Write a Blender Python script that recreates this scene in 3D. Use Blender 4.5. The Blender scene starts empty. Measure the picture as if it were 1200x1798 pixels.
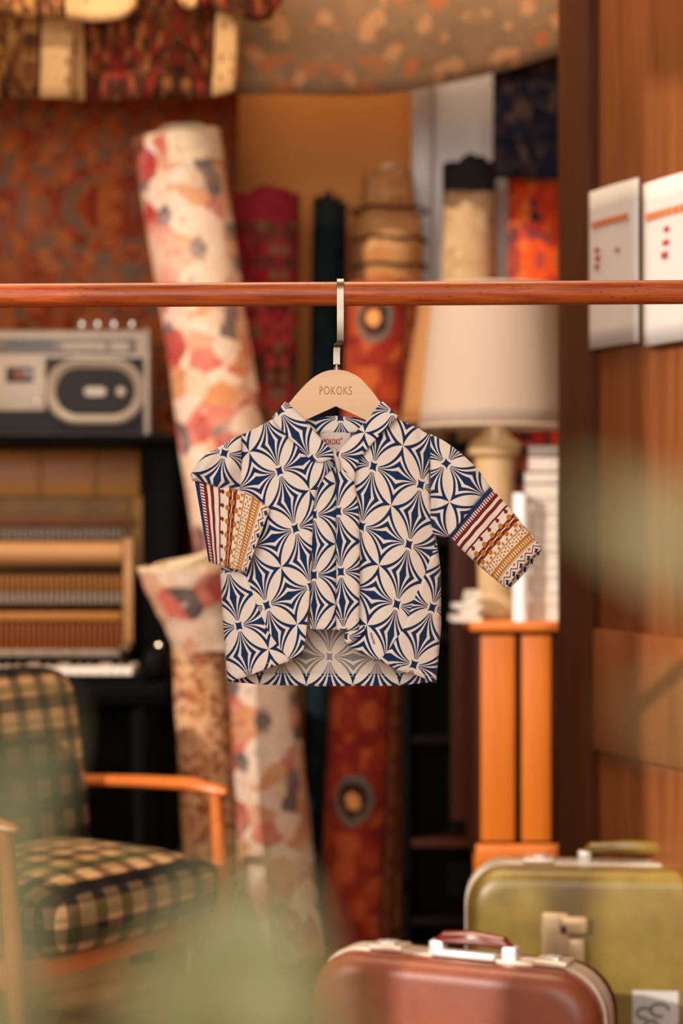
import bpy, bmesh, math, random
from mathutils import Vector, Matrix
from mathutils.geometry import delaunay_2d_cdt
random.seed(7)
PI = math.pi
SC = bpy.context.scene
COL = SC.collection

# ------------------------------------------------------------------ camera
S = 36.0 / 70.0 / 1798.0          # metres per pixel per metre of depth
CH = 1.03                          # camera height
D0 = 2.45                          # distance of the garment
cam_d = bpy.data.cameras.new('camera'); cam = bpy.data.objects.new('camera', cam_d); COL.objects.link(cam)
cam.location = (0, 0, CH); cam.rotation_euler = (PI/2, 0, 0)
cam_d.sensor_fit = 'VERTICAL'; cam_d.sensor_height = 36; cam_d.sensor_width = 24; cam_d.lens = 70
cam_d.dof.use_dof = True; cam_d.dof.focus_distance = D0 - 0.02; cam_d.dof.aperture_fstop = 3.0
cam_d.clip_start = 0.05
SC.camera = cam
SC.view_settings.view_transform = 'Standard'; SC.view_settings.look = 'None'
SC.view_settings.exposure = 0.0; SC.view_settings.gamma = 1.0
SC.view_settings.use_curve_mapping = False

# ------------------------------------------------------------------ light
world = bpy.data.worlds.new('world'); SC.world = world; world.use_nodes = True
bgn = world.node_tree.nodes['Background']; bgn.inputs[0].default_value = (1.0, 0.86, 0.70, 1); bgn.inputs[1].default_value = 0.18

def light(name, kind, loc, rot, energy, color, **kw):
    l = bpy.data.lights.new(name, kind); l.energy = energy; l.color = color
    for k, v in kw.items(): setattr(l, k, v)
    o = bpy.data.objects.new(name, l); COL.objects.link(o); o.location = loc; o.rotation_euler = rot
    return o
SUN_AZ, SUN_EL = math.radians(45), math.radians(22)
sd = Vector((math.sin(SUN_AZ)*math.cos(SUN_EL), math.cos(SUN_AZ)*math.cos(SUN_EL), -math.sin(SUN_EL)))
sun = light('sun', 'SUN', (-3, -2, 4), sd.to_track_quat('-Z', 'Y').to_euler(), 3.5, (1.0, 0.91, 0.81), angle=math.radians(0.7))
shopfront = light('shopfront_daylight', 'AREA', (-0.95, -1.4, 2.1), (math.radians(80), 0, math.radians(-14)), 168, (1.0, 0.94, 0.88),
                  shape='RECTANGLE', size=3.2, size_y=2.4)

overhead_fill = light('warm_fill_light', 'AREA', (-0.2, 3.7, 3.5), (math.radians(-8), 0, 0), 88, (1.0, 0.78, 0.54), shape='RECTANGLE', size=2.2, size_y=0.9)  # added warm fill from overhead, brightens the ochre wall and rugs

# ------------------------------------------------------------------ helpers
def W(px, py, d):
    return Vector(((px-600)*S*d, d, CH-(py-899)*S*d))

BASE = {}
def empty(name, loc, rotz=0.0, world_children=True):
    o = bpy.data.objects.new(name, None); COL.objects.link(o); o.location = loc; o.rotation_euler = (0, 0, rotz)
    o.empty_display_size = 0.05
    BASE[o.name] = Vector(loc) if world_children else Vector((0, 0, 0))
    return o
def tag(o, label=None, cat=None, group=None, kind=None):
    if label: o['label'] = label
    if cat: o['category'] = cat
    if group: o['group'] = group
    if kind: o['kind'] = kind
    return o
def link(name, me, parent=None, loc=(0, 0, 0)):
    o = bpy.data.objects.new(name, me); COL.objects.link(o); o.location = loc
    if parent: o.parent = parent
    return o
def obj(name, bm, mat, parent=None, smooth=30, grand=None, recenter=True):
    """bmesh -> one mesh object. Coordinates are world ones unless the parent root is a local one."""
    c = Vector((0, 0, 0))
    if recenter and bm.verts:
        lo = Vector([min(v.co[i] for v in bm.verts) for i in range(3)]); hi = Vector([max(v.co[i] for v in bm.verts) for i in range(3)])
        c = (lo+hi)/2; c.z = lo.z
        bmesh.ops.translate(bm, verts=bm.verts, vec=-c)
    bmesh.ops.recalc_face_normals(bm, faces=bm.faces)
    me = bpy.data.meshes.new(name); bm.to_mesh(me); bm.free()
    for m in (mat if isinstance(mat, (list, tuple)) else [mat]): me.materials.append(m)
    if smooth:
        me.shade_smooth()
        me.set_sharp_from_angle(angle=math.radians(smooth))
    if parent:
        # absolute origin of the parent in the coordinates the mesh was given in
        o = link(name, me, parent, c - BASE[parent.name])
    else:
        o = link(name, me, None, c)
    BASE[o.name] = c.copy()
    return o
def dup(o, parent=None, loc=None):
    c = o.copy(); COL.objects.link(c)
    if parent: c.parent = parent
    if loc is not None: c.location = loc
    BASE[c.name] = BASE.get(o.name, Vector((0, 0, 0)))
    return c
def nb(): return bmesh.new()
def box(bm, x0, x1, y0, y1, z0, z1, bev=0.0, seg=2):
    r = bmesh.ops.create_cube(bm, size=1.0)
    vs = r['verts']
    for v in vs:
        v.co = Vector(((x0+x1)/2+v.co.x*(x1-x0), (y0+y1)/2+v.co.y*(y1-y0), (z0+z1)/2+v.co.z*(z1-z0)))
    if bev > 0:
        es = list({e for v in vs for e in v.link_edges})
        bmesh.ops.bevel(bm, geom=es, offset=bev, segments=seg, profile=0.5, affect='EDGES', clamp_overlap=True)
    return bm
def bx(*a, **k): return box(nb(), *a, **k)
def lathe(bm, prof, cx=0, cy=0, cz=0, n=28, wob=None):
    rings = []
    for r, z in prof:
        ring = []
        for i in range(n):
            a = 2*PI*i/n; rr = r*(wob(i, z) if wob else 1.0)
            ring.append(bm.verts.new((cx+rr*math.cos(a), cy+rr*math.sin(a), cz+z)))
        rings.append(ring)
    for a, b in zip(rings, rings[1:]):
        for i in range(n):
            bm.faces.new((a[i], a[(i+1) % n], b[(i+1) % n], b[i]))
    return bm, rings
def lathe_closed(prof, cx=0, cy=0, cz=0, n=28):
    bm, r = lathe(nb(), prof, cx, cy, cz, n)
    bm.faces.new(r[0][::-1]); bm.faces.new(r[-1]); return bm
def tube(bm, pts, rad, n=10, cap=True, flat=1.0):
    pts = [Vector(p) for p in pts]
    rads = rad if isinstance(rad, (list, tuple)) else [rad]*len(pts)
    up = Vector((0, 0, 1)); rings = []
    pn = None
    for i, p in enumerate(pts):
        t = (pts[min(i+1, len(pts)-1)]-pts[max(i-1, 0)]).normalized()
        if pn is None:
            a = up if abs(t.z) < .9 else Vector((0, 1, 0)); pn = (a-t*a.dot(t)).normalized()
        else:
            pn = (pn-t*pn.dot(t)).normalized()
        b = t.cross(pn)
        rings.append([bm.verts.new(p+(pn*math.cos(2*PI*k/n)*flat+b*math.sin(2*PI*k/n))*rads[i]) for k in range(n)])
    for a, b in zip(rings, rings[1:]):
        for k in range(n): bm.faces.new((a[k], a[(k+1) % n], b[(k+1) % n], b[k]))
    if cap: bm.faces.new(rings[0][::-1]); bm.faces.new(rings[-1])
    return bm
def cyl(p0, p1, r, n=16, r1=None): return tube(nb(), [p0, p1], [r, r if r1 is None else r1], n)
def prism(bm, poly, z0, z1, axis='y'):
    """polygon of (x, z) pairs extruded along y from z0 to z1"""
    a = [bm.verts.new((p[0], z0, p[1])) for p in poly]; b = [bm.verts.new((p[0], z1, p[1])) for p in poly]
    n = len(poly)
    bm.faces.new(a); bm.faces.new(b[::-1])
    for i in range(n): bm.faces.new((a[i], b[i], b[(i+1) % n], a[(i+1) % n]))
    return bm
def catmull(pts, n=6, closed=False):
    out = []; m = len(pts)
    rng = range(m) if closed else range(m-1)
    for i in rng:
        if closed: p0, p1, p2, p3 = (pts[(i+k) % m] for k in (-1, 0, 1, 2))
        else: p0, p1, p2, p3 = pts[max(i-1, 0)], pts[i], pts[i+1], pts[min(i+2, m-1)]
        for k in range(n):
            t = k/n
            out.append(tuple(.5*((2*b)+(-a+c)*t+(2*a-5*b+4*c-d)*t*t+(-a+3*b-3*c+d)*t**3) for a, b, c, d in zip(p0, p1, p2, p3)))
    if not closed: out.append(tuple(pts[-1]))
    return out
def smoothstep(a, b, x):
    t = max(0.0, min(1.0, (x-a)/(b-a))); return t*t*(3-2*t)

# ------------------------------------------------------------------ node expressions
class E:
    def __init__(s, nt, sock): s.nt = nt; s.s = sock
    def _op(s, op, *o):
        n = s.nt.nodes.new('ShaderNodeMath'); n.operation = op
        for i, v in enumerate((s,)+o):
            if isinstance(v, E): s.nt.links.new(v.s, n.inputs[i])
            else: n.inputs[i].default_value = v
        return E(s.nt, n.outputs[0])
    def __add__(s, o): return s._op('ADD', o)
    def __radd__(s, o): return s._op('ADD', o)
    def __sub__(s, o): return s._op('SUBTRACT', o)
    def __rsub__(s, o): return (s*-1.0)+o
    def __mul__(s, o): return s._op('MULTIPLY', o)
    def __rmul__(s, o): return s._op('MULTIPLY', o)
    def __truediv__(s, o): return s._op('DIVIDE', o)
    def gt(s, o): return s._op('GREATER_THAN', o)
    def lt(s, o): return s._op('LESS_THAN', o)
    def band(s, a, b): return s.gt(a)*s.lt(b)
    def abs(s): return s._op('ABSOLUTE')
    def frac(s): return s._op('FRACT')
    def floor(s): return s._op('FLOOR')
    def sqrt(s): return s._op('SQRT')
    def sin(s): return s._op('SINE')
    def mn(s, o): return s._op('MINIMUM', o)
    def mx(s, o): return s._op('MAXIMUM', o)
    def ping(s, o): return s._op('PINGPONG', o)
def lin(c):
    return tuple((v/255/12.92 if v/255 <= .04045 else ((v/255+.055)/1.055)**2.4) for v in c)+(1,)
class M:
    """small material builder"""
    def __init__(s, name, rough=.6, metal=0.0, spec=.5):
        s.m = bpy.data.materials.new(name); s.m.use_nodes = True; s.nt = s.m.node_tree
        s.b = s.nt.nodes['Principled BSDF']; s.b.inputs['Roughness'].default_value = rough; s.b.inputs['Metallic'].default_value = metal
        s.b.inputs['Specular IOR Level'].default_value = spec
    def coord(s, kind='Object'):
        n = s.nt.nodes.new('ShaderNodeTexCoord'); return n.outputs[kind]
    def xyz(s, sock):
        n = s.nt.nodes.new('ShaderNodeSeparateXYZ'); s.nt.links.new(sock, n.inputs[0]); return [E(s.nt, n.outputs[i]) for i in range(3)]
    def comb(s, x, y, z=0.0):
        n = s.nt.nodes.new('ShaderNodeCombineXYZ')
        for i, v in enumerate((x, y, z)):
            if isinstance(v, E): s.nt.links.new(v.s, n.inputs[i])
            else: n.inputs[i].default_value = v
        return n.outputs[0]
    def noise(s, vec, scale, detail=3, rough=.55, dist=0.0):
        n = s.nt.nodes.new('ShaderNodeTexNoise'); n.inputs['Scale'].default_value = scale; n.inputs['Detail'].default_value = detail
        n.inputs['Roughness'].default_value = rough; n.inputs['Distortion'].default_value = dist
        if vec is not None: s.nt.links.new(vec, n.inputs['Vector'])
        return E(s.nt, n.outputs['Fac'])
    def voro(s, vec, scale, feature='F1', rnd=1.0):
        n = s.nt.nodes.new('ShaderNodeTexVoronoi'); n.feature = feature; n.inputs['Scale'].default_value = scale
        n.inputs['Randomness'].default_value = rnd
        s.nt.links.new(vec, n.inputs['Vector'])
        c = s.nt.nodes.new('ShaderNodeSeparateColor'); s.nt.links.new(n.outputs['Color'], c.inputs[0])
        return E(s.nt, n.outputs['Distance']), E(s.nt, c.outputs[0]), E(s.nt, c.outputs[1])
    def ramp(s, fac, stops, interp='LINEAR'):
        n = s.nt.nodes.new('ShaderNodeValToRGB'); r = n.color_ramp; r.interpolation = interp
        while len(r.elements) < len(stops): r.elements.new(.5)
        for e, (p, c) in zip(r.elements, stops): e.position = p; e.color = lin(c)
        s.nt.links.new(fac.s, n.inputs[0]); return n.outputs[0]
    def mix(s, fac, a, b):
        n = s.nt.nodes.new('ShaderNodeMix'); n.data_type = 'RGBA'
        if isinstance(fac, E): s.nt.links.new(fac.s, n.inputs[0])
        else: n.inputs[0].default_value = fac
        for v, i in ((a, 6), (b, 7)):
            if isinstance(v, tuple): n.inputs[i].default_value = lin(v)
            else: s.nt.links.new(v, n.inputs[i])
        return n.outputs[2]
    def color(s, c):
        if isinstance(c, tuple): s.b.inputs['Base Color'].default_value = lin(c)
        else: s.nt.links.new(c, s.b.inputs['Base Color'])
        return s
    def bump(s, h, strength=.3, dist=.001):
        n = s.nt.nodes.new('ShaderNodeBump'); n.inputs['Strength'].default_value = strength; n.inputs['Distance'].default_value = dist
        s.nt.links.new(h.s, n.inputs['Height']); s.nt.links.new(n.outputs[0], s.b.inputs['Normal']); return s
    def set(s, **k):
        for a, v in k.items(): s.b.inputs[a.replace('_', ' ')].default_value = v
        return s

def plain(name, c, rough=.6, metal=0.0, var=.12, scale=18, bump=0.0):
    m = M(name, rough, metal); o = m.coord()
    n = m.noise(o, scale, 4)
    d = tuple(int(v*(1-var)) for v in c); l = tuple(min(255, int(v*(1+var*.6))) for v in c)
    m.color(m.ramp(n, [(.3, d), (.7, l)]))
    if bump: m.bump(m.noise(o, scale*12, 3), bump)
    return m.m
def wood(name, c0, c1, rough=.45, axis='z', scale=6.0, stretch=14.0, bump=.1, coat=0.0, spec=.4):
    m = M(name, rough, spec=spec); x, y, z = m.xyz(m.coord())
    v = {'x': m.comb(x*(1/stretch), y, z), 'y': m.comb(x, y*(1/stretch), z), 'z': m.comb(x, y, z*(1/stretch))}[axis]
    n = m.noise(v, scale*5, 5, .6, .6); n2 = m.noise(v, scale*26, 3, .6)
    f = n*.7+n2*.3
    m.color(m.ramp(f, [(.3, c0), (.7, c1)]))
    if bump: m.bump(n2, bump, .0006)
    if coat: m.set(Coat_Weight=coat, Coat_Roughness=.2)
    return m.m
def rug(name, pal, scale=9.0, wear=(200, 180, 160), wear_amt=.35, border=None, width=1.0, medallion=None, motif=1.0, dark=(40, 28, 30)):
    """woven rug: mirrored cells in the palette, small motifs, optional border bands and medallions, worn patches. UV in metres"""
    m = M(name, .92, spec=.15); u, v, _ = m.xyz(m.coord('UV'))
    mu, mv = u.ping(.36), v.ping(.55)
    vec = m.comb(mu, mv)
    raw = m.comb(u, v)
    scale *= 4.2
    d1, r1, g1 = m.voro(vec, scale, rnd=.85)
    n = len(pal)
    col = m.ramp(r1, [(i/n, c) for i, c in enumerate(pal)], 'CONSTANT')
    d2, r2, g2 = m.voro(vec, scale*2.3, rnd=.8)
    patch = m.noise(raw, 3.5, 2)
    col = m.mix(((patch-.5)*3.0).mx(0.0).mn(.55), col, pal[0])
    ring = d2.band(.18, .34)*r2.gt(.35)*motif
    col = m.mix(ring, col, m.ramp(g2, [(i/n, c) for i, c in enumerate(pal[::-1])], 'CONSTANT'))
    col = m.mix(d2.lt(.12)*r2.gt(.5), col, dark)
    if medallion:
        mc, mcore, per = medallion
        u0, v0, pv, rad = per
        du, dv = u-u0, ((v-v0)*(1/pv)+.5).frac()*pv-pv*.5
        rr = (du*du+dv*dv*.7).sqrt()+m.noise(raw, 40, 2)*rad*.5-rad*.25
        col = m.mix(rr.lt(rad), col, mc); col = m.mix(rr.lt(rad*.72), col, dark); col = m.mix(rr.lt(rad*.36), col, mcore)
    if border:
        cb, cm, wb = border[:3]
        e = u*-1.0+width if len(border) > 3 else u.mn(u*-1.0+width)
        pb = m.voro(m.comb(u*1.0, v.ping(.06)*1.2), 24, rnd=.4)
        bc = m.mix(pb[0].lt(.3), cb, cm)
        col = m.mix(e.lt(wb), col, bc)
        col = m.mix(e.band(wb*.86, wb)+e.lt(wb*.1), col, cb)
        col = m.mix(e.band(wb, wb*1.12), col, dark)
    w1 = m.noise(raw, 5.0, 5, .65)
    fac = ((w1-.45)*3.2).mx(0.0).mn(1.0)*wear_amt
    col = m.mix(fac, col, wear)
    w2 = m.noise(raw, 60, 2)
    col = m.mix((w2-.4)*.5, col, dark)
    m.color(col); m.bump(w2, .4, .003)
    return m.m

def rail_wood():
    m = M('reddish_beech', .46, spec=.35); x, y, z = m.xyz(m.coord())
    n = m.noise(m.comb(x*3.0, y*55.0, z*55.0), 3.0, 5, .65, .4)
    fl = m.voro(m.comb(x*70.0, y*260.0, z*260.0), 1.0)[0]
    big = m.noise(m.comb(x*6.0, y*8.0, z*8.0), 1.5, 3)
    c = m.ramp(n, [(.35, (138, 52, 16)), (.5, (166, 74, 26)), (.66, (188, 94, 40))])
    c = m.mix(fl.lt(.22)*((big-.5)*8.0).mx(0.0).mn(.6), c, (96, 34, 14))
    m.color(c); m.bump(n, .08, .0005); m.set(Coat_Weight=.08, Coat_Roughness=.2)
    return m.m
# ------------------------------------------------------------------ materials
MT = {}
MT['floor'] = wood('floor_boards', (96, 62, 34), (140, 98, 58), .38, 'y', 3.0, 9)
MT['ochre'] = plain('ochre_wall_paint', (218, 144, 74), .85, var=.06, scale=3)
MT['plaster'] = plain('warm_plaster', (170, 140, 105), .9, var=.05, scale=2)
MT['white_paint'] = plain('white_gloss_paint', (248, 244, 240), .4, var=.03, scale=4)
MT['panel_wood'] = wood('panel_door_wood', (106, 58, 27), (152, 90, 46), .42, 'z', 3.2, 16)
MT['rail_wood'] = rail_wood()
MT['post_wood'] = wood('dark_shaded_post', (62, 33, 16), (90, 50, 26), .5, 'z', 3.2, 16, spec=.2)  # dark post wood, with the shade on the post put into its colour
MT['beech'] = wood('pale_beech', (214, 172, 130), (228, 190, 150), .42, 'x', 5, 10, .05)
MT['engrave'] = plain('burnt_engraving', (184, 128, 82), .7, var=.05)
MT['steel'] = plain('brushed_nickel', (150, 138, 124), .42, 1.0, var=.05, scale=40)
MT['chrome'] = plain('chrome', (232, 228, 222), .12, 1.0, var=.02)
MT['brass'] = plain('aged_brass', (196, 150, 70), .3, 1.0, var=.1)

# ------------------------------------------------------------------ structure
XL, XR, YF, YB, ZC = -2.0, 2.2, -1.6, 5.35, 3.6
def struct(name, bm, mat, **k): return tag(obj(name, bm, mat, **k), kind='structure')
fl = struct('floor', bx(XL-.1, XR+.1, YF, YB+.1, -.06, 0), MT['floor'], smooth=0)
struct('ceiling', bx(XL-.1, XR+.1, YF, YB+.1, ZC, ZC+.1), MT['plaster'], smooth=0)
struct('wall_back', bx(XL-.1, XR+.1, YB, YB+.1, 0, ZC), MT['ochre'], smooth=0)
struct('wall_right', bx(XR, XR+.1, YF, YB, 0, ZC), MT['plaster'], smooth=0)
bm = nb()   # left wall with unseen openings, added and shaped to place the sun patches
SUN_OPENINGS = [(0.66, 0.98, .5, 3.3), (0.98, 1.45, .5, 1.78), (1.56, 3.16, .12, 3.2)]
ys = [YF]+[v for w in SUN_OPENINGS for v in w[:2]]+[YB]
for i in range(0, len(ys), 2): box(bm, XL-.1, XL, ys[i], ys[i+1], 0, ZC)
for a, b, z0, z1 in SUN_OPENINGS:
    box(bm, XL-.1, XL, a, b, 0, z0); box(bm, XL-.1, XL, a, b, z1, ZC)
struct('wall_left', bm, MT['plaster'], smooth=0)

# ------------------------------------------------------------------ panelled door on the right (stands at an angle)
# runs from (0.40, 3.83) towards the camera to (0.80, 2.83)
DA, DB = Vector((0.412, 3.795)), Vector((0.86, 2.675))
dd = (DB-DA); DLEN = dd.length
door = empty('door_1', (DA.x, DA.y, 0), math.atan2(dd.y, dd.x), False); tag(door, kind='structure')
# local: x along the leaf, y towards the back (thickness), visible face at y = 0 with normal -y
def door_part(name, x0, x1, z0, z1, y0, y1, bev=.004):
    return obj(name, bx(x0, x1, y0, y1, z0, z1, bev), MT['panel_wood'], door)
DZ = 3.0
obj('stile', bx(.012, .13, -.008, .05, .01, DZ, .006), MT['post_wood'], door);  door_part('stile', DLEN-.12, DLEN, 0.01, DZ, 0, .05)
def door_z(py, d=3.6): return CH-(py-899)*S*d
zr = [(0.01, .16), (door_z(1325), door_z(1108)), (2.62, 3.0)]
for z0, z1 in zr: door_part('rail', .13, DLEN-.12, z0, z1, 0.002, .048)
for z0, z1 in ((.16, zr[1][0]), (zr[1][1], 2.62)):
    door_part('panel', .13, DLEN-.12, z0, z1, .016, .034, .002)
# white door in the back wall
wd = empty('door_2', W(795, 899, 5.3).xy.to_3d()); tag(wd, kind='structure')
p = W(722, 150, 5.3); q = W(905, 150, 5.3)
obj('door_leaf', bx(p.x+.06, q.x+.3, 5.29, 5.345, .01, 2.25, .004), MT['white_paint'], wd)
obj('door_frame', bx(p.x, p.x+.055, 5.24, 5.345, 0, 2.35, .012, 3), MT['white_paint'], wd)
obj('door_frame', bx(q.x+.305, q.x+.36, 5.24, 5.345, 0, 2.35, .012, 3), MT['white_paint'], wd)
obj('door_frame', bx(p.x, q.x+.36, 5.24, 5.345, 2.35, 2.42, .012, 3), MT['white_paint'], wd)
for z0, z1 in ((.2, 1.0), (1.15, 2.1)):
    obj('panel', bx(p.x+.18, q.x+.18, 5.28, 5.292, z0, z1, .005), MT['white_paint'], wd)

# notices pinned on the panelled door
MT['notice_paper'] = plain('notice_paper', (204, 196, 192), .8, var=.02)
MT['orange_ink'] = plain('orange_ink', (196, 112, 50), .8, var=.05)
MT['red_ink'] = plain('red_ink', (170, 60, 40), .8, var=.05)
def door_x(px):     # distance along the door leaf at a picture column
    t = (px-600)*S
    # DA.x + a*dx = t*(DA.y + a*dy)
    ux, uy = dd.x/DLEN, dd.y/DLEN
    return (t*DA.y-DA.x)/(ux-t*uy)
def notice(px0, px1, py_top, py_bot, label, rows):
    a, b = door_x(px0), door_x(px1)
    rot = math.atan2(dd.y, dd.x); base = Vector((DA.x, DA.y, 0))
    d = DA.y+(a+b)/2*dd.y/DLEN
    z1, z0 = CH-(py_top-899)*S*d, CH-(py_bot-899)*S*d
    r = empty('paper_notice', base, rot, False); tag(r, label, 'notice', 'notices on the panelled door')
    r.location = base+Vector((dd.x, dd.y, 0))/DLEN*((a+b)/2)+Vector((0, 0, z0))
    w, h = b-a, z1-z0
    bm = nb(); n = 8
    vs = [[bm.verts.new((-w/2+w*i/n, -.0025-.003*math.sin(PI*i/n), h*j/n)) for i in range(n+1)] for j in range(n+1)]
    for j in range(n):
        for i in range(n): bm.faces.new((vs[j][i], vs[j][i+1], vs[j+1][i+1], vs[j+1][i]))
    s = obj('sheet', bm, MT['notice_paper'], r)
    so = s.modifiers.new('s', 'SOLIDIFY'); so.thickness = .0006
    for k, (x0, x1, y0, y1, ink) in enumerate(rows):
        m = 7 if ink == 'orange_ink' else 2
        bm = nb()
        for i in range(m):
            c0 = x0+(x1-x0)*i/m; c1 = c0+(x1-x0)/m*.78
            box(bm, -w/2+w*c0, -w/2+w*c1, -.0075, -.006, h*(1-y1), h*(1-y0))
        obj('heading' if ink == 'orange_ink' else 'text_line', bm, MT[ink], r, smooth=0)
R1 = [(.15, .85, .2, .24, 'orange_ink'), (.2, .3, .37, .395, 'red_ink'), (.22, .32, .42, .45, 'red_ink'), (.2, .3, .475, .5, 'red_ink'), (.6, .68, .4, .42, 'red_ink')]
notice(1032, 1124, 326, 608, 'left paper notice with orange heading on the panelled door', R1)
R2 = [(.08, .9, .19, .235, 'orange_ink'), (.4, .5, .3, .33, 'red_ink'), (.38, .5, .38, .41, 'red_ink'), (.36, .48, .45, .49, 'red_ink')]
notice(1132, 1236, 309, 601, 'right paper notice on the panelled door, cut by the picture edge', R2)

# ------------------------------------------------------------------ garment cloth
def pattern_nodes(m, cream, navy):
    u, v, _ = m.xyz(m.coord('UV'))
    x = .5-((u.frac())-.5).abs(); y = .5-((v.frac())-.5).abs()
    al, pe = x.mx(y), x.mn(y)
    R, cm, cn = .675, -.1566, .6566
    am = al+(-cm)
    P = ((am*am*-1.0+R*R).mx(.0003).sqrt()*-1.0+cn).mx(.0005)
    t = al*2.0
    q = pe/(t*.28+t*t*t*.72).mx(.0005)
    blue = q.lt(.075)+q.band(.145, .245)+q.gt(.335)*pe.lt(P)
    rad = al
    blue = blue*rad.gt(.095)
    # little concave square in the middle of each flower
    sq = (al+pe*pe*-5.0+pe*.1)
    blue = blue.mx(sq.lt(.056)*al.lt(.085)).mn(1.0)
    # petals keep a hair of white round the square
    fine = m.noise(m.coord('UV'), 900, 2); cloud = m.noise(m.coord('UV'), 6, 3)
    c = m.mix(blue, cream, navy)
    d = m.mix((cloud-.35)*.35, c, tuple(int(a*.82) for a in cream))
    return m.mix(blue, d, navy)
def cloth(name, cream, navy):
    m = M(name, .88, spec=.2); m.color(pattern_nodes(m, cream, navy))
    u, v, _ = m.xyz(m.coord('UV'))
    m.bump((u*1400.0).sin()*(v*1400.0).sin()*.5+.5, .12, .0004)
    m.set(Sheen_Weight=.15)
    return m.m
MT['flower_cloth'] = cloth('flower_print_cotton', (232, 217, 204), (13, 45, 86))
MT['flower_cloth_back'] = cloth('flower_print_cotton_reverse', (220, 203, 187), (136, 128, 130))
# printed border of the cuffs: u runs from the seam (0) to the hem (1), v counts 20-pixel repeats
m = M('border_print_cotton', .88, spec=.2)
u, v, _ = m.xyz(m.coord('UV'))
CR, MA, OC, NV = (228, 212, 196), (112, 30, 36), (182, 118, 36), (20, 46, 92)
col = m.mix(0.0, CR, CR)
def lay(mask, c):
    global col
    col = m.mix(mask.mn(1.0), col, c)
wav = (v*6.2832*.7).sin()*.0025
uw = u+wav
f1 = v.frac(); f5 = (v*4.6).frac()
lay(u.lt(.05), NV)
lay(uw.band(.05, .15), MA); lay(u.band(.055, .105)*f5.lt(.52), CR)
lay(uw.band(.19, .235), MA)
lay(uw.band(.298, .322), MA); lay(u.band(.32, .375)*f1.band(.30, .52), MA); lay(u.band(.345, .36)*f1.band(.22, .6), MA)
lay(uw.band(.435, .478)+uw.band(.492, .54), MA)
b1 = (f1-.5); bu = (u-.425)*6.5; lay((b1*b1+bu*bu).lt(.045), OC)
f1b = (v+.5).frac(); b2 = f1b-.5; bu2 = (u-.487)*6.5; lay((b2*b2+bu2*bu2).lt(.05), OC)
bu3 = (u-.555)*6.5; lay((b1*b1+bu3*bu3).lt(.04), OC)
lay(u.band(.585, .625)*f1.band(.15, .35)+u.band(.585, .625)*f1.band(.65, .85), OC)
lay(u.band(.63, .645), OC)
lay(u.band(.645, .735)*f1.lt(.08), OC)
for cu, cv in ((.668, .3), (.668, .78), (.69, .54), (.712, .3), (.712, .78)):
    du = (u-cu)*7.0; dv = f1-cv; lay((du*du+dv*dv).lt(.0085), OC)
lay(u.band(.735, .862), OC); lay(u.band(.768, .822)*f5.lt(.40), CR); lay(u.band(.846, .853), CR)
tri = ((v*1.15).frac()-.5).abs()*2.0
zz = (u-.895-tri*.062).abs(); lay(zz.lt(.0085), MA)
fz = (v*1.15).frac()
fn = (v*1.15+.5).frac()
lay(u.band(.88, .905)*fn.band(.40, .47)+u.band(.88, .905)*fn.band(.53, .6)+u.band(.888, .897)*fn.band(.36, .64), MA)
du = (u-.968)*6.0; dv = fz-.5
ang = du*du+dv*dv; lay(ang.lt(.024)+(du.abs().lt(.05))*(dv.abs().lt(.24))+(dv.abs().lt(.06))*(du.abs().lt(.2)), NV)
m.color(col); m.set(Sheen_Weight=.15)
MT['border_cloth'] = m.m

def inside(poly, x, y):
    c = False; n = len(poly); j = n-1
    for i in range(n):
        xi, yi = poly[i]; xj, yj = poly[j]
        if (yi > y) != (yj > y) and x < (xj-xi)*(y-yi)/(yj-yi)+xi: c = not c
        j = i
    return c
def frame(A, u, v):
    det = u[0]*v[1]-u[1]*v[0]
    def f(x, y):
        dx, dy = x-A[0], y-A[1]
        return ((dx*v[1]-dy*v[0])/det, (u[0]*dy-u[1]*dx)/det)
    return f
def sheet(name, poly, depth, uvf, mat, parent, step=7.0, thick=.0009, curve=0):
    """a cut piece of cloth: outline in garment pixels, laid at depth(x, y) millimetres in front of the hanging plane"""
    if curve: poly = catmull(poly, curve, True)
    out = []
    for i in range(len(poly)):
        a, b = poly[i], poly[(i+1) % len(poly)]
        L = math.hypot(b[0]-a[0], b[1]-a[1]); n = max(1, int(L/step))
        for k in range(n): out.append((a[0]+(b[0]-a[0])*k/n, a[1]+(b[1]-a[1])*k/n))
    xs = [p[0] for p in out]; ys_ = [p[1] for p in out]
    pts = list(out); g = step
    y = min(ys_)+g*.5; row = 0
    while y < max(ys_):
        x = min(xs)+(g*.5 if row % 2 else 0)
        while x < max(xs):
            if inside(out, x, y) and min((x-a)**2+(y-b)**2 for a, b in out) > (g*.55)**2: pts.append((x, y))
            x += g
        y += g*.87; row += 1
    r = delaunay_2d_cdt([Vector(p) for p in pts], [], [list(range(len(out)))], 1, 1e-4)
    bm = nb(); uvl = bm.loops.layers.uv.new('UVMap')
    vs = [bm.verts.new(W(p.x, p.y, D0-depth(p.x, p.y)*.001)) for p in r[0]]
    src = [(p.x, p.y) for p in r[0]]
    bm.verts.index_update()
    for f in r[2]:
        try: fc = bm.faces.new([vs[i] for i in f])
        except ValueError: continue
        for lp, i in zip(fc.loops, f): lp[uvl].uv = uvf(*src[i])
    o = obj(name, bm, mat, parent, smooth=60)
    so = o.modifiers.new('thickness', 'SOLIDIFY'); so.thickness = thick; so.offset = 0
    return o
def shoulder_y(x):
    pts = [(300, 840), (335, 834), (362, 799), (391, 782), (420, 765), (440, 757), (478, 735), (500, 728), (680, 728), (697, 733), (735, 752), (760, 768), (818, 804), (861, 854)]
    for (a, b), (c, d) in zip(pts, pts[1:]):
        if a <= x <= c: return b+(d-b)*(x-a)/(c-a)
    return 735
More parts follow.
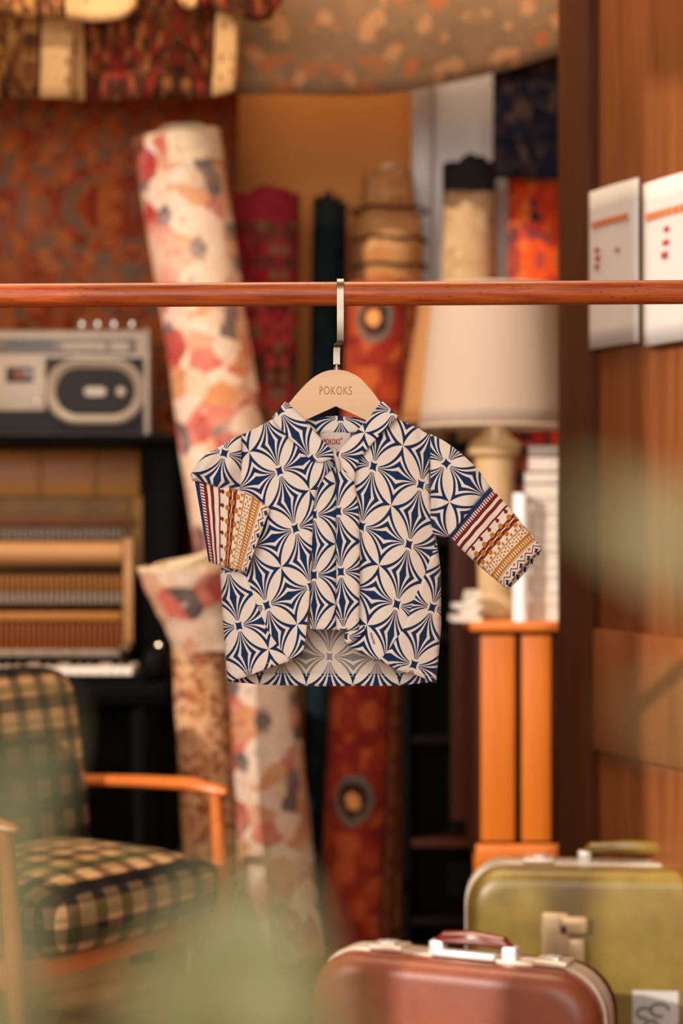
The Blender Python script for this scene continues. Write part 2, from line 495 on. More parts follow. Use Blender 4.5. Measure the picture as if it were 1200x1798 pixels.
def front_depth(x, y):
    t = max(0.0, 1-((x-581)/197)**2)
    f = -20+46*t**.42
    f += 1.6*math.sin(x*.055+y*.006+1)*smoothstep(800, 1000, y)+1.1*math.sin(x*.031-y*.021)*smoothstep(780, 860, y)
    f += 2.6*math.exp(-((x-(470+.12*(y-900)))/14)**2)*smoothstep(900, 1100, y)+2.4*math.exp(-((x-(690-.1*(y-900)))/13)**2)*smoothstep(880, 1100, y)
    k = smoothstep(-2, 60, y-shoulder_y(x))
    return (7 if 440 < x < 735 else 2)+(f-(7 if 440 < x < 735 else 2))*k
def back_depth(x, y):
    t = max(0.0, 1-((x-581)/197)**2)
    return -20-6*t**.5-1.2*math.sin(x*.045)+0*y

shirt = empty('baby_jacket', W(581, 1203, D0))
tag(shirt, 'small navy and cream flower print jacket with patterned cuffs, hanging from the rail', 'jacket')
FL, FRt = frame((519, 928), (78, -34), (28, 101)), frame((635, 924), (83, 32), (-21, 105))
FB = frame((579, 1153), (83, 2), (0, 100))
CLOTH = MT['flower_cloth']
sheet('back_panel', [(420, 768), (440, 760), (482, 737), (530, 748), (580, 752), (650, 748), (694, 737), (735, 755), (757, 768), (757, 890), (767, 950), (773, 1000), (773, 1100), (765, 1196), (700, 1203), (560, 1204), (460, 1201), (400, 1196), (393, 1080), (390, 1000), (405, 940), (422, 861)],
      lambda x, y: back_depth(x, y) if y > 800 else back_depth(x, y)+(-8-back_depth(x, y))*smoothstep(60, 0, y-shoulder_y(x)), FB, MT['flower_cloth_back'], shirt, 9)
sheet('hem_facing', [(401, 1180), (480, 1182), (580, 1183), (680, 1183), (765, 1181), (765, 1197), (700, 1204), (560, 1205), (460, 1202), (401, 1197)],
      lambda x, y: back_depth(x, y)+2.2, frame((579, 1153), (82, 0), (0, 100)), CLOTH, shirt, 7)
sheet('left_front', [(484, 733), (440, 757), (420, 765), (422, 861), (402, 940), (388, 1000), (392, 1080), (400, 1197), (430, 1189), (472, 1173), (510, 1161), (532, 1148), (537, 1120), (543, 1060), (547, 1000), (550, 900), (554, 866), (570, 836), (588, 818), (548, 786), (502, 738)],
      front_depth, FL, CLOTH, shirt)
sheet('right_front', [(692, 733), (735, 752), (757, 766), (754, 821), (756, 889), (765, 940), (773, 1000), (774, 1100), (765, 1199), (731, 1184), (702, 1178), (663, 1159), (624, 1141), (607, 1130), (608, 1112), (616, 1100), (616, 870), (604, 825), (640, 785), (676, 738)],
      lambda x, y: front_depth(x, y)-(3 if x < 640 else 0), FRt, CLOTH, shirt)
sheet('side_gusset', [(430, 1006), (455, 1072), (473, 1112), (502, 1151), (508, 1161), (472, 1173), (430, 1189), (400, 1198), (391, 1080), (387, 1000)],
      lambda x, y: front_depth(x, y)+1.6, frame((420, 1099), (84, -18), (20, 100)), CLOTH, shirt)
sheet('side_gusset', [(767, 950), (774, 1000), (775, 1100), (766, 1200), (731, 1185), (702, 1178), (667, 1160), (690, 1132), (711, 1101), (728, 1052), (748, 1005)],
      lambda x, y: front_depth(x, y)+1.6, frame((759, 1067), (86, 26), (-32, 100)), CLOTH, shirt)
# centre bands hanging down from the neck point
sheet('left_placket', [(556, 818), (588, 799), (591, 802), (591, 1106), (553, 1105), (545, 1104), (546, 900)],
      lambda x, y: 21+2.5*math.sin((x-552)/39*PI)+6*smoothstep(1000, 1100, y)*0, frame((552, 1010), (76, -4), (0, 106)), CLOTH, shirt)
sheet('right_placket', [(591, 800), (600, 812), (622, 842), (631, 900), (632, 1000), (631, 1106), (591, 1106)],
      lambda x, y: 29+3*math.sin((x-590)/42*PI), frame((599, 1004), (85, -2), (5, 106)), CLOTH, shirt)
sheet('front_facing', [(605, 1112), (622, 1104), (641, 1098), (640, 1108), (630, 1120), (606, 1132)],
      lambda x, y: 27+(x-605)*.05, frame((606, 1117), (80, 10), (-10, 90)), CLOTH, shirt, 5)
# collar
def collar_depth(side):
    def f(x, y):
        b = 15+16*smoothstep(705, 800, y)
        e = abs((x-590))/110
        return b+1.5*math.sin(y*.06)-4*max(0, e-.8)
    return f
sheet('collar_stand', [(533, 739), (555, 733), (590, 730), (625, 733), (650, 740), (638, 757), (615, 760), (565, 760), (546, 758)],
      lambda x, y: -13-((x-590)/60)**2*-7, frame((598, 734), (88, 0), (4, 84)), CLOTH, shirt, 6)
sheet('collar', [(501, 705), (506, 708), (537, 739), (553, 758), (572, 779), (589, 797), (583, 806), (566, 812), (547, 810), (512, 773), (482, 741), (478, 733)],
      collar_depth(-1), frame((491, 721), (86, -56), (56, 86)), CLOTH, shirt, 6)
sheet('collar', [(673, 705), (668, 708), (649, 733), (632, 751), (610, 776), (591, 796), (592, 811), (602, 828), (622, 846), (626, 822), (633, 803), (660, 772), (696, 735), (699, 730)],
      lambda x, y: collar_depth(1)(x, y)+1.5, frame((590, 798), (89, 12), (-12, 89)), CLOTH, shirt, 6)
# neck label and zip pull
MT['label_tape'] = plain('woven_label_tape', (214, 196, 184), .8, var=.04)
MT['label_red'] = plain('label_red_thread', (182, 34, 40), .8, var=.05)
MT['navy_line'] = plain('navy_stitch', (26, 46, 84), .8, var=.05)
def text_bm(s, x0, x1, z0, z1, y, thick, bold=.02):
    c = bpy.data.curves.new('lettering', 'FONT'); c.body = s; c.size = 1; c.offset = bold; c.resolution_u = 4; c.space_character = 1.12
    o = bpy.data.objects.new('lettering', c); COL.objects.link(o)
    dg = bpy.context.evaluated_depsgraph_get(); dg.update()
    me = bpy.data.meshes.new_from_object(o.evaluated_get(dg)); COL.objects.unlink(o); bpy.data.objects.remove(o)
    bm = nb(); bm.from_mesh(me); bpy.data.meshes.remove(me)
    lo = [min(v.co[i] for v in bm.verts) for i in (0, 1)]; hi = [max(v.co[i] for v in bm.verts) for i in (0, 1)]
    bmesh.ops.remove_doubles(bm, verts=bm.verts, dist=1e-5)
    for v in bm.verts:
        v.co = Vector((x0+(v.co.x-lo[0])/(hi[0]-lo[0])*(x1-x0), y, z0+(v.co.y-lo[1])/(hi[1]-lo[1])*(z1-z0)))
    r = bmesh.ops.extrude_face_region(bm, geom=list(bm.faces))
    for v in r['geom']:
        if isinstance(v, bmesh.types.BMVert): v.co.y += thick
    return bm
ld = -14
lab = sheet('neck_label', [(562, 759), (617, 759), (618, 812), (561, 812)], lambda x, y: ld+1.5, lambda x, y: (0, 0), MT['label_tape'], shirt, 12)
lab['label'] = 'beige woven neck label with red lettering'
def pxbox(x0, x1, y0, y1, d):
    a, b = W(x0, y1, d), W(x1, y0, d); return a.x, b.x, a.z, b.z
dl = D0-(ld+2.6)*.001
a = pxbox(569, 597.5, 770.5, 780.5, dl)
obj('lettering', text_bm('POKOKS', *a, dl, .0006, .03), MT['label_red'], lab, smooth=0)
a = pxbox(598.5, 601.5, 769, 772, dl)
ring = nb(); cx, cz, rr = (a[0]+a[1])/2, (a[2]+a[3])/2, (a[1]-a[0])/2
tube(ring, [(cx+rr*math.cos(t*PI/6), dl, cz+rr*math.sin(t*PI/6)) for t in range(13)], .0004, 6, False)
obj('lettering', ring, MT['label_red'], lab, smooth=0)
for xx in (562, 616.5):
    a = pxbox(xx-.5, xx+.5, 759, 770, dl); obj('stitch', bx(a[0], a[1], dl-.0003, dl, a[2], a[3]), MT['navy_line'], lab, smooth=0)
zp = D0-.0345
bm = tube(nb(), [W(588, 792, zp), W(589, 800, zp-.002), W(592, 806, zp-.003), W(594, 816, zp-.003), W(596, 828, zp-.001)], [.0022, .0018, .0026, .003, .0012], 8)
obj('zip_pull', bm, MT['label_tape'], shirt)
obj('zip_slider', bx(*pxbox(586, 591, 788, 797, zp)[:2], zp-.002, zp+.004, *pxbox(586, 591, 788, 797, zp)[2:], .0008), MT['steel'], shirt)
# hem stitching: rows of short pale stitches
MT['thread'] = plain('pale_thread', (236, 226, 214), .8, var=.04)
def stitches(line, dep, n, parent):
    bm = nb()
    pts = catmull(line, 8)
    L = [0]
    for a, b in zip(pts, pts[1:]): L.append(L[-1]+math.hypot(b[0]-a[0], b[1]-a[1]))
    def at(s):
        for i in range(len(L)-1):
            if L[i+1] >= s: t = (s-L[i])/max(1e-6, L[i+1]-L[i]); return (pts[i][0]+(pts[i+1][0]-pts[i][0])*t, pts[i][1]+(pts[i+1][1]-pts[i][1])*t)
        return pts[-1]
    for k in range(n):
        p, q = at(L[-1]*(k+.15)/n), at(L[-1]*(k+.8)/n)
        tube(bm, [W(p[0], p[1], D0-(dep(*p)+.9)*.001), W(q[0], q[1], D0-(dep(*q)+.9)*.001)], .00028, 5)
    o = obj('hem_stitching', bm, MT['thread'], parent); o['kind'] = 'stuff'
stitches([(402, 1184), (480, 1186), (580, 1187), (680, 1187), (764, 1185)], lambda x, y: back_depth(x, y)+2.2, 46, shirt)
stitches([(405, 1186), (450, 1172), (490, 1157), (506, 1150)], lambda x, y: front_depth(x, y)+1.6, 16, shirt)
stitches([(690, 1162), (720, 1176), (762, 1190)], lambda x, y: front_depth(x, y)+1.6, 12, shirt)
stitches([(556, 1088), (575, 1087), (590, 1088)], lambda x, y: 24.0, 6, shirt)
stitches([(592, 1088), (612, 1087), (630, 1088)], lambda x, y: 32.0, 6, shirt)
# tiny vertical mark printed on the lower right front
a = pxbox(651, 658.5, 1111, 1131, D0-.0235)
MT['print_navy'] = plain('navy_print', (20, 50, 98), .85, var=.03)
fd = min(0, 0)
mk = text_bm('POKOKS', 0, 1, 0, 1, 0, .0004, .03)
for vtx in mk.verts:      # turned a quarter: the word runs downwards
    ux, uz = vtx.co.x, vtx.co.z
    X = 657.5-3.5*(1-uz)-2.5*(1-ux)+0; Y = 1111+20*ux
    dpt = D0-(front_depth(X, Y)+2.2)*.001
    vtx.co = W(X-2+4*ux, Y, dpt-vtx.co.y)
obj('lettering', mk, MT['print_navy'], shirt, smooth=0)

# sleeves: flattened tubes between an upper and a lower edge
def resample(pts, n):
    pts = catmull(pts, 8); L = [0]
    for a, b in zip(pts, pts[1:]): L.append(L[-1]+math.hypot(b[0]-a[0], b[1]-a[1]))
    out = []
    for k in range(n):
        s = L[-1]*k/(n-1); i = 0
        while i < len(L)-2 and L[i+1] < s: i += 1
        t = (s-L[i])/max(1e-9, L[i+1]-L[i]); out.append((pts[i][0]+(pts[i+1][0]-pts[i][0])*t, pts[i][1]+(pts[i+1][1]-pts[i][1])*t))
    return out
def sleeve(name, top, bot, centre, thick, uvf, mat, parent, n=18, ring=36, bow=0.0):
    T, B = resample(top, n), resample(bot, n)
    bm = nb(); uvl = bm.loops.layers.uv.new('UVMap'); rings = []; uvs = []
    for i in range(n):
        t = i/(n-1); r = []; ru = []
        ax = Vector((B[i][0]-T[i][0], B[i][1]-T[i][1])); mid = Vector(T[i])+ax/2
        nrm = Vector((-ax.y, ax.x)).normalized()
        for k in range(ring):
            ph = 2*PI*k/ring
            c, s = math.cos(ph), math.sin(ph)
            p = mid-ax/2*c+nrm*bow*s*t
            th = thick(t)*(1+.25*math.sin(t*9+c*3))
            sgn = math.copysign(abs(s)**.7, s)
            r.append(bm.verts.new(W(p.x, p.y, D0-(centre(t)+th*sgn)*.001)))
            ru.append(uvf(t, p.x, p.y, ph, ax.length))
        ru.append(uvf(t, *(mid-ax/2), 2*PI, ax.length))
        rings.append(r); uvs.append(ru)
    for i in range(n-1):
        for k in range(ring):
            k2 = (k+1) % ring
            f = bm.faces.new((rings[i][k], rings[i][k2], rings[i+1][k2], rings[i+1][k]))
            for lp, uvv in zip(f.loops, (uvs[i][k], uvs[i][k+1], uvs[i+1][k+1], uvs[i+1][k])): lp[uvl].uv = uvv
    o = obj(name, bm, mat, parent, smooth=60)
    so = o.modifiers.new('thickness', 'SOLIDIFY'); so.thickness = .0009; so.offset = 0
    return o
fr = frame((784, 814), (73, 62), (-62, 73))
sleeve('sleeve', [(756, 763), (775, 772), (795, 785), (818, 804), (841, 827), (861, 856)], [(757, 930), (760, 936), (766, 940), (774, 943), (781, 943), (788, 942)],
       lambda t: -4+3*t, lambda t: 10+5*math.sin(PI*t), lambda t, x, y, ph, L: fr(x, y), CLOTH, shirt)
cuff_uv = lambda t, x, y, ph, L: (t, L/20*(ph/PI if ph <= PI else (2-ph/PI)))
def cuv(lo, hi):
    # v follows the distance along the opening so the print keeps its size
    return lambda t, x, y, ph, L: (t, (L/lo)*((1-math.cos(ph))/2))
c1 = sleeve('cuff', [(861, 855), (892, 889), (920, 923), (949, 959), (951, 966)], [(788, 941), (822, 975), (850, 1000), (874, 1020), (891, 1034)],
       lambda t: -1+2*t, lambda t: 12, cuv(21.5, 1), MT['border_cloth'], shirt, n=24, bow=5)
fl_ = frame((394, 796), (92, 25), (-25, 92))
sleeve('sleeve', [(424, 763), (404, 774), (383, 787), (362, 799), (345, 816), (335, 834)], [(424, 864), (408, 862), (391, 858), (372, 851), (356, 846), (338, 844)],
       lambda t: 3+17*math.sin(PI*min(1, t*.7)), lambda t: 9+3*math.sin(PI*t), lambda t, x, y, ph, L: fl_(x, y), CLOTH, shirt)
c2 = sleeve('cuff', [(342, 842), (375, 850), (410, 858), (445, 872), (474, 894)], [(367, 986), (382, 991), (398, 996), (416, 1000), (433, 1004)],
       lambda t: 12+16*t, lambda t: 8, cuv(24.0, 1), MT['border_cloth'], shirt, n=24, bow=0)

# ------------------------------------------------------------------ hanger
hang = empty('coat_hanger', W(590, 760, D0))
tag(hang, 'pale beech hanger with engraved lettering and flat metal hook on the rail', 'hanger')
outer = catmull([(432, 792), (440, 774), (468, 748), (492, 724), (509, 707), (525.5, 687.5), (545, 668), (562, 656.5), (576, 651.5), (591, 650), (606, 651.5), (618, 656), (633, 665), (653, 687), (668.5, 707), (687, 726), (712, 750), (738, 774), (746, 792)], 5)
inner = [(738, 800), (700, 778), (641.5, 737), (590, 711), (538.5, 737), (478, 778), (440, 800)]
poly = [W(x, y, D0).xz for x, y in outer+inner]
bm = prism(nb(), [tuple(p) for p in poly], D0-.0065, D0+.0065)
es = [e for e in bm.edges if abs(e.verts[0].co.y-e.verts[1].co.y) < 1e-6]
bmesh.ops.bevel(bm, geom=es, offset=.0016, segments=3, profile=.5, affect='EDGES')
for v in bm.verts:      # thinner towards the ends so the arms lie inside the shoulders
    k = 1-.45*smoothstep(.03, .11, abs(v.co.x)); v.co.y = D0+(v.co.y-D0)*k
hb = obj('hanger_body', bm, MT['beech'], hang, smooth=40)
a = pxbox(561.5, 618, 678.3, 692.8, D0-.007)
obj('engraved_lettering', text_bm('POKOKS', *a, D0-.0067, .0004, -.004), MT['engrave'], hang, smooth=0)
RR = 21.2*S*D0            # rail radius
RAILC = W(600, 514.5, D0)
def ribbon(bm, path, wx, th):
    """path of points; flat strap wx wide along X"""
    rows = []
    for i, p in enumerate(path):
        p = Vector(p); a = Vector(path[max(i-1, 0)]); b = Vector(path[min(i+1, len(path)-1)])
        t = (b-a).normalized(); nrm = Vector((1, 0, 0)).cross(t)
        if nrm.length < 1e-4: nrm = Vector((0, 1, 0))
        nrm.normalize()
        w = wx[i] if isinstance(wx, list) else wx
        rows.append([bm.verts.new(p+Vector((sx*w/2, 0, 0))+nrm*sy*th/2) for sx, sy in ((-1, -1), (1, -1), (1, 1), (-1, 1))])
    for a, b in zip(rows, rows[1:]):
        for k in range(4): bm.faces.new((a[k], a[(k+1) % 4], b[(k+1) % 4], b[k]))
    bm.faces.new(rows[0]); bm.faces.new(rows[-1][::-1])
    return bm
hx = W(598, 0, D0).x; path = []
rc = RR+.0016
for i in range(0, 25):
    an = math.radians(-60+i*(240)/24)       # from behind-below over the top to the front
    path.append((hx-.0012*(1-i/24), RAILC.y+rc*math.cos(an), RAILC.z-.0+rc*math.sin(an)))
path = path[:0]+[(hx-.004*max(0, 1-i/12), y, z) for i, (x, y, z) in enumerate(path)]
yf = RAILC.y-rc
zj = W(0, 604, D0).z
path += [(hx, yf, RAILC.z-.01), (hx, yf, RAILC.z-.03), (hx, yf, zj+.004), (hx-.0006, yf+.0015, zj+.001), (hx-.002, yf+.005, zj-.0008), (hx-.0038, yf+.011, zj-.0012), (hx-.0042, D0-.001, zj-.004), (W(591.5, 0, D0).x, D0, zj-.012), (W(591.5, 0, D0).x, D0, W(0, 640, D0).z)]
hk = ribbon(nb(), path, .0082, .0022)
obj('hook', hk, MT['steel'], hang, smooth=40)
p0 = W(591.5, 640, D0); p1 = W(591.5, 651, D0)
obj('hook_neck', cyl((p0.x, D0, p0.z+.001), (p1.x, D0, p1.z-.002), .0022, 12), MT['steel'], hang)
p0 = W(591.5, 645, D0)
obj('ferrule', cyl((p0.x, D0, p0.z), (p1.x, D0, p1.z-.001), .0042, 16), MT['steel'], hang)

# ------------------------------------------------------------------ clothes rail
rack = empty('clothes_rack', (0, D0, 0)); tag(rack, 'reddish round wooden clothes rail running right across the picture', 'clothes rail')
zl, zr_ = W(0, 518.3, D0).z, W(1200, 512, D0).z
sl = (zr_-zl)/(1200*S*D0); zm = (zl+zr_)/2-.0006
bm = tube(nb(), [(-.80+1.6*i/30, D0, zm+sl*(-.80+1.6*i/30)) for i in range(31)], RR, 32)
obj('rail', bm, MT['rail_wood'], rack)
for sx in (-1, 1):
    x = .78*sx
    obj('upright', cyl((x, D0, .05), (x, D0, zm+.06+sl*x), .017, 20), MT['rail_wood'], rack)
    obj('foot', bx(x-.02, x+.02, D0-.26, D0+.26, 0, .05, .012, 3), MT['rail_wood'], rack)

# ------------------------------------------------------------------ rugs: materials
RG = {}
RG['rust_wall'] = rug('rust_wall_rug', [(150, 62, 28), (168, 84, 40), (128, 48, 28), (140, 90, 60), (110, 88, 74), (176, 96, 44)], 8, (150, 120, 96), .45, motif=.7, dark=(84, 36, 24))
RG['white_pink'] = rug('white_pink_rug', [(212, 182, 160), (196, 142, 110), (190, 96, 78), (216, 190, 168), (92, 76, 74), (168, 52, 46), (194, 130, 84), (206, 172, 144)], 4.4, (226, 204, 186), .4, motif=.6, dark=(70, 60, 66))
RG['cream_speckle'] = rug('cream_speckled_rug', [(190, 140, 96), (170, 112, 70), (204, 160, 118), (150, 84, 50), (196, 148, 104), (120, 66, 44)], 16, (214, 178, 146), .5, motif=.8, dark=(66, 40, 32))
RG['magenta'] = rug('crimson_rug', [(150, 28, 44), (110, 36, 34), (90, 50, 34), (168, 60, 52), (120, 96, 66), (70, 40, 30)], 8, (170, 110, 90), .3, motif=.9, dark=(50, 20, 20))
RG['teal_dark'] = rug('dark_teal_rug', [(12, 26, 30), (10, 20, 24), (20, 36, 40), (14, 28, 34)], 5, (40, 52, 52), .3, motif=.3, dark=(8, 14, 18))
RG['tan'] = rug('tan_jute_rug', [(196, 140, 88), (186, 128, 76), (204, 152, 100), (176, 116, 66)], 5, (214, 170, 122), .3, motif=.25, dark=(110, 62, 34))
RG['red_medal'] = rug('red_medallion_rug', [(128, 34, 18), (146, 50, 22), (112, 26, 22), (158, 70, 32), (120, 30, 24)], 6, (186, 96, 48), .35, border=((150, 84, 44), (60, 30, 26), .085, 1), width=.29, medallion=((96, 84, 74), (206, 140, 80), (.115, .35, 1.14, .05)), motif=.4, dark=(44, 26, 26))
RG['beige_band'] = rug('beige_floral_rug', [(196, 158, 112), (188, 148, 102), (206, 170, 126), (170, 128, 84)], 8, (212, 180, 140), .4, motif=.5, dark=(84, 60, 44))
RG['navy_floral'] = rug('navy_floral_rug', [(34, 34, 48), (26, 28, 40), (62, 50, 52), (96, 74, 66), (24, 32, 54), (50, 42, 48)], 9, (90, 74, 70), .35, motif=.8, dark=(14, 16, 24))
RG['flame'] = rug('flame_red_rug', [(214, 70, 24), (200, 52, 24), (26, 40, 66), (224, 110, 40), (30, 46, 60), (190, 40, 40)], 9, (214, 120, 60), .2, motif=.7, dark=(20, 30, 50))
RG['grey_floral'] = rug('grey_floral_rug', [(138, 108, 80), (130, 104, 80), (144, 112, 82), (134, 104, 76), (176, 104, 62), (136, 108, 82), (190, 138, 96)], 7, (150, 122, 92), .35, medallion=((196, 138, 92), (204, 150, 106), (.62, .62, 1.2, .06)), motif=.55, dark=(140, 82, 50))
RG['dark_border'] = rug('dark_bordered_rug', [(64, 30, 16), (84, 40, 20), (52, 26, 16), (110, 62, 30), (130, 34, 24), (150, 92, 48)], 8, (120, 76, 42), .3, border=((206, 158, 104), (92, 50, 30), .14), width=1.1, motif=.8, dark=(34, 18, 14))
RG['ochre_dark'] = rug('ochre_dark_rug', [(150, 98, 48), (120, 72, 36), (60, 34, 22), (176, 124, 66), (90, 48, 26)], 8, (180, 130, 74), .3, border=((214, 168, 114), (96, 56, 34), .13), width=.9, motif=.8, dark=(36, 20, 16))

# ------------------------------------------------------------------ rolled rugs
def rug_roll(label, top, bot_px, dt, db, rad_px, mat, turns=3.2, th=.009, bend=0.0, bulge=(), oval=1.0, name='rolled_rug', rim=None, zbot=0.0, tele=.03, rtop=None, phase=0.0, cat='rolled rug'):
    P1 = W(top[0], top[1], dt); P0 = W(bot_px, 899, db); P0.z = zbot
    R = rad_px*S*(dt+db)/2; R1 = R if rtop is None else rtop*S*dt
    ax = (P1-P0); L = ax.length; t = ax.normalized()
    e1 = Vector((1, 0, 0)); e1 = (e1-t*e1.dot(t)).normalized(); e2 = t.cross(e1)
    nseg, nth = 26, int(turns*22)
    root = empty(name, P0); tag(root, label, cat, 'rolled rugs standing by the back wall')
    bm = nb(); uvl = bm.loops.layers.uv.new('UVMap')
    O, I, UO = [], [], []
    arc = [0.0]
    for j in range(nth+1):
        a = j/22*2*PI
        r = R-(a/(2*PI))*th*1.9
        if j: arc.append(arc[-1]+r*2*PI/22)
    for i in range(nseg+1):
        s = i/nseg; ro, ri = [], []
        base = P0+ax*s+e1*bend*math.sin(PI*s)
        g = 1.0+sum(h*math.exp(-((s-c)/w)**2) for c, w, h in bulge)
        rs = (R1*s+R*(1-s))/R*g*(1+.012*math.sin(s*23+phase))
        for j in range(nth+1):
            a = j/22*2*PI+phase
            r = (R-((a-phase)/(2*PI))*th*1.9)*rs
            k = math.cos(a)*e1+math.sin(a)*oval*e2
            off = t*(tele*(j/nth)*(s**8)+.006*math.sin(a*2.3)*(s**6)) if s > .5 else Vector()
            if i == 0:        # foot stands flat
                pass
            p = base+k*r+off; q = base+k*(r-th)+off
            if i == 0: p.z = q.z = zbot
            ro.append(bm.verts.new(p)); ri.append(bm.verts.new(q))
        O.append(ro); I.append(ri)
    def face(vs, uv):
        f = bm.faces.new(vs)
        for lp, w in zip(f.loops, uv): lp[uvl].uv = w
        return f
    for i in range(nseg):
        v0, v1 = L*i/nseg, L*(i+1)/nseg
        for j in range(nth):
            u0, u1 = arc[j], arc[j+1]; uv = ((u0, v0), (u1, v0), (u1, v1), (u0, v1))
            face((O[i][j], O[i][j+1], O[i+1][j+1], O[i+1][j]), uv)
            face((I[i][j+1], I[i][j], I[i+1][j], I[i+1][j+1]), uv)
        face((O[i][0], O[i+1][0], I[i+1][0], I[i][0]), ((0, v0), (0, v1), (.01, v1), (.01, v0)))
        face((O[i][nth], I[i][nth], I[i+1][nth], O[i+1][nth]), ((0, v0), (0, v0), (.01, v1), (.01, v1)))
    for j in range(nth):
        f = face((O[nseg][j], O[nseg][j+1], I[nseg][j+1], I[nseg][j]), ((arc[j], L), (arc[j+1], L), (arc[j+1], L), (arc[j], L))); f.material_index = 1
        f = face((O[0][j+1], O[0][j], I[0][j], I[0][j+1]), ((0, 0),)*4); f.material_index = 1
    if rim:      # bound edge: the last rows of the pile take the binding colour
        for f in bm.faces:
            if f.calc_center_median().z > P1.z-rim[1]: f.material_index = 1
    obj('rolled_pile', bm, [mat, MT[rim[0]] if rim else MT['rug_edge']], root, smooth=50)
    return root
MT['rug_edge'] = plain('rug_edge_warp', (206, 180, 150), .95, var=.2, scale=60)
MT['rim_crimson'] = plain('crimson_binding', (150, 24, 40), .9, var=.15, scale=60)
MT['rim_cream'] = plain('cream_binding', (226, 196, 160), .9, var=.12, scale=60)
MT['rim_black'] = plain('black_binding', (30, 26, 28), .9, var=.2, scale=60)
MT['rim_teal'] = plain('teal_binding', (14, 28, 32), .9, var=.2, scale=60)
rug_roll('tall pale pink and white rolled rug leaning beside the piano', (314, 246), 505, 4.72, 4.62, 74, RG['white_pink'], 3.4, .011, .015,
         ((.62, .05, .05), (.78, .06, -.05)), rim=('rim_cream', .035), rtop=86, phase=2.2)
short_roll = rug_roll('short brown speckled rolled rug topped by the end of another pale roll, in front of the piano cheek', (352, 1090), 386, 4.36, 4.34, 54, RG['cream_speckle'], 2.6, .010, 0, rim=None, rtop=54, phase=2.6)
P_a, P_b = W(318, 978, 4.33), W(368, 1140, 4.35)
flare = rug_roll('end of another roll', (318, 978), 368, 4.33, 4.35, 58, RG['white_pink'], 2.4, .010, 0, ((.75, .3, .06),), rim=('rim_cream', .03), zbot=P_b.z, rtop=80, phase=2.6, tele=-.02)
fo = flare.children[0]; fo.name = 'other_roll_end'; fo.parent = short_roll; fo.location = fo.location+flare.location-short_roll.location  # end of another roll, attached here to the short one
bpy.data.objects.remove(flare)
rug_roll('crimson rimmed dark rolled rug right of the tall pale roll', (471, 352), 452, 5.05, 4.98, 66, RG['magenta'], 3, .011, 0, rim=('rim_crimson', .055), rtop=70, phase=1.0)
rug_roll('narrow black teal rolled rug between the crimson and tan rolls', (578, 356), 556, 5.06, 5.0, 34, RG['teal_dark'], 2.2, .011, 0, rim=('rim_teal', .05), rtop=35, phase=.4)
tan_roll = rug_roll('tan tied rolled rug with bulging tiers under the ochre wall', (684, 312), 690, 5.08, 5.02, 66, RG['tan'], 3, .011, 0,
         ((.985, .035, -.32), (.91, .02, .10), (.86, .015, -.06), (.81, .025, .08)), rim=('rim_cream', .012), rtop=68, phase=.9)
rug_roll('red medallion rolled rug with dark border, standing behind the jacket', (675, 506), 628, 4.80, 4.74, 68, RG['red_medal'], 3, .011, 0, rtop=64, phase=3.1416)
rug_roll('beige rolled rug with black banded top, below the white door', (828, 296), 822, 5.06, 4.98, 56, RG['beige_band'], 2.8, .011, 0, rim=('rim_black', .09), rtop=57, phase=.7)
rug_roll('bright orange red and navy rolled rug beside the panelled door', (948, 318), 960, 5.0, 4.95, 58, RG['flame'], 2.8, .011, 0, rtop=60, phase=1.9)

MT['rope'] = plain('dark_tie_rope', (70, 38, 22), .9, var=.2, scale=90)
for yy in (372, 424, 470):
    c = W(684, yy, 5.075); rr = (66 if yy > 372 else 68)*S*5.07
    obj('tie', tube(nb(), [(c.x+rr*math.cos(2*PI*k/30), c.y+rr*math.sin(2*PI*k/30), c.z+.003*math.sin(k)) for k in range(31)], .0045, 8, False), MT['rope'], tan_roll)
# ------------------------------------------------------------------ hanging rugs
def hung(label, poly_top, poly_bot, d, mat, name='hanging_rug', wave=.012, nwav=3.0, n=40, rows=14, thick=.010, fringe=None, group='rugs hung up high', wrinkle=0, width=None):
    """rug hanging from its upper edge; the lower edge follows poly_bot. Both are picture polylines at distance d"""
    T, B = resample(poly_top, n+1), resample(poly_bot, n+1)
    c = W(*B[n//2], d)
    root = empty(name, (c.x, c.y, c.z)); tag(root, label, 'rug', group)
    bm = nb(); uvl = bm.loops.layers.uv.new('UVMap'); g = []
    wid = abs(W(*B[-1], d).x-W(*B[0], d).x); hgt = abs(W(*T[0], d).z-W(*B[0], d).z)
    for r in range(rows+1):
        k = r/rows; row = []
        for i in range(n+1):
            x = T[i][0]*(1-k)+B[i][0]*k; y = T[i][1]*(1-k)+B[i][1]*k
            dd_ = d+wave*math.sin(i/n*2*PI*nwav)*(.4+.6*k)+wrinkle*math.sin(k*9+i*.3)
            p = W(x, y, d); row.append(bm.verts.new((p.x, dd_, p.z)))
        g.append(row)
    for r in range(rows):
        for i in range(n):
            f = bm.faces.new((g[r][i], g[r][i+1], g[r+1][i+1], g[r+1][i]))
            for lp, (a, b) in zip(f.loops, ((i, r), (i+1, r), (i+1, r+1), (i, r+1))): lp[uvl].uv = ((width or wid)*a/n, hgt*(1-b/rows))
    o = obj('pile', bm, mat, root, smooth=60)
    so = o.modifiers.new('thickness', 'SOLIDIFY'); so.thickness = thick; so.offset = 0
    if fringe:
        bm = nb()
        for i in range(n):
            p, q = g_pos(B[i], d), g_pos(B[i+1], d)
            box(bm, p.x, q.x, d-.009+wave*math.sin(i/n*2*PI*nwav), d+.009+wave*math.sin(i/n*2*PI*nwav), min(p.z, q.z)-.012, min(p.z, q.z)+.01)
        obj('bound_edge', bm, MT[fringe], root, smooth=0)
    return root
def g_pos(p, d): return W(p[0], p[1], d)
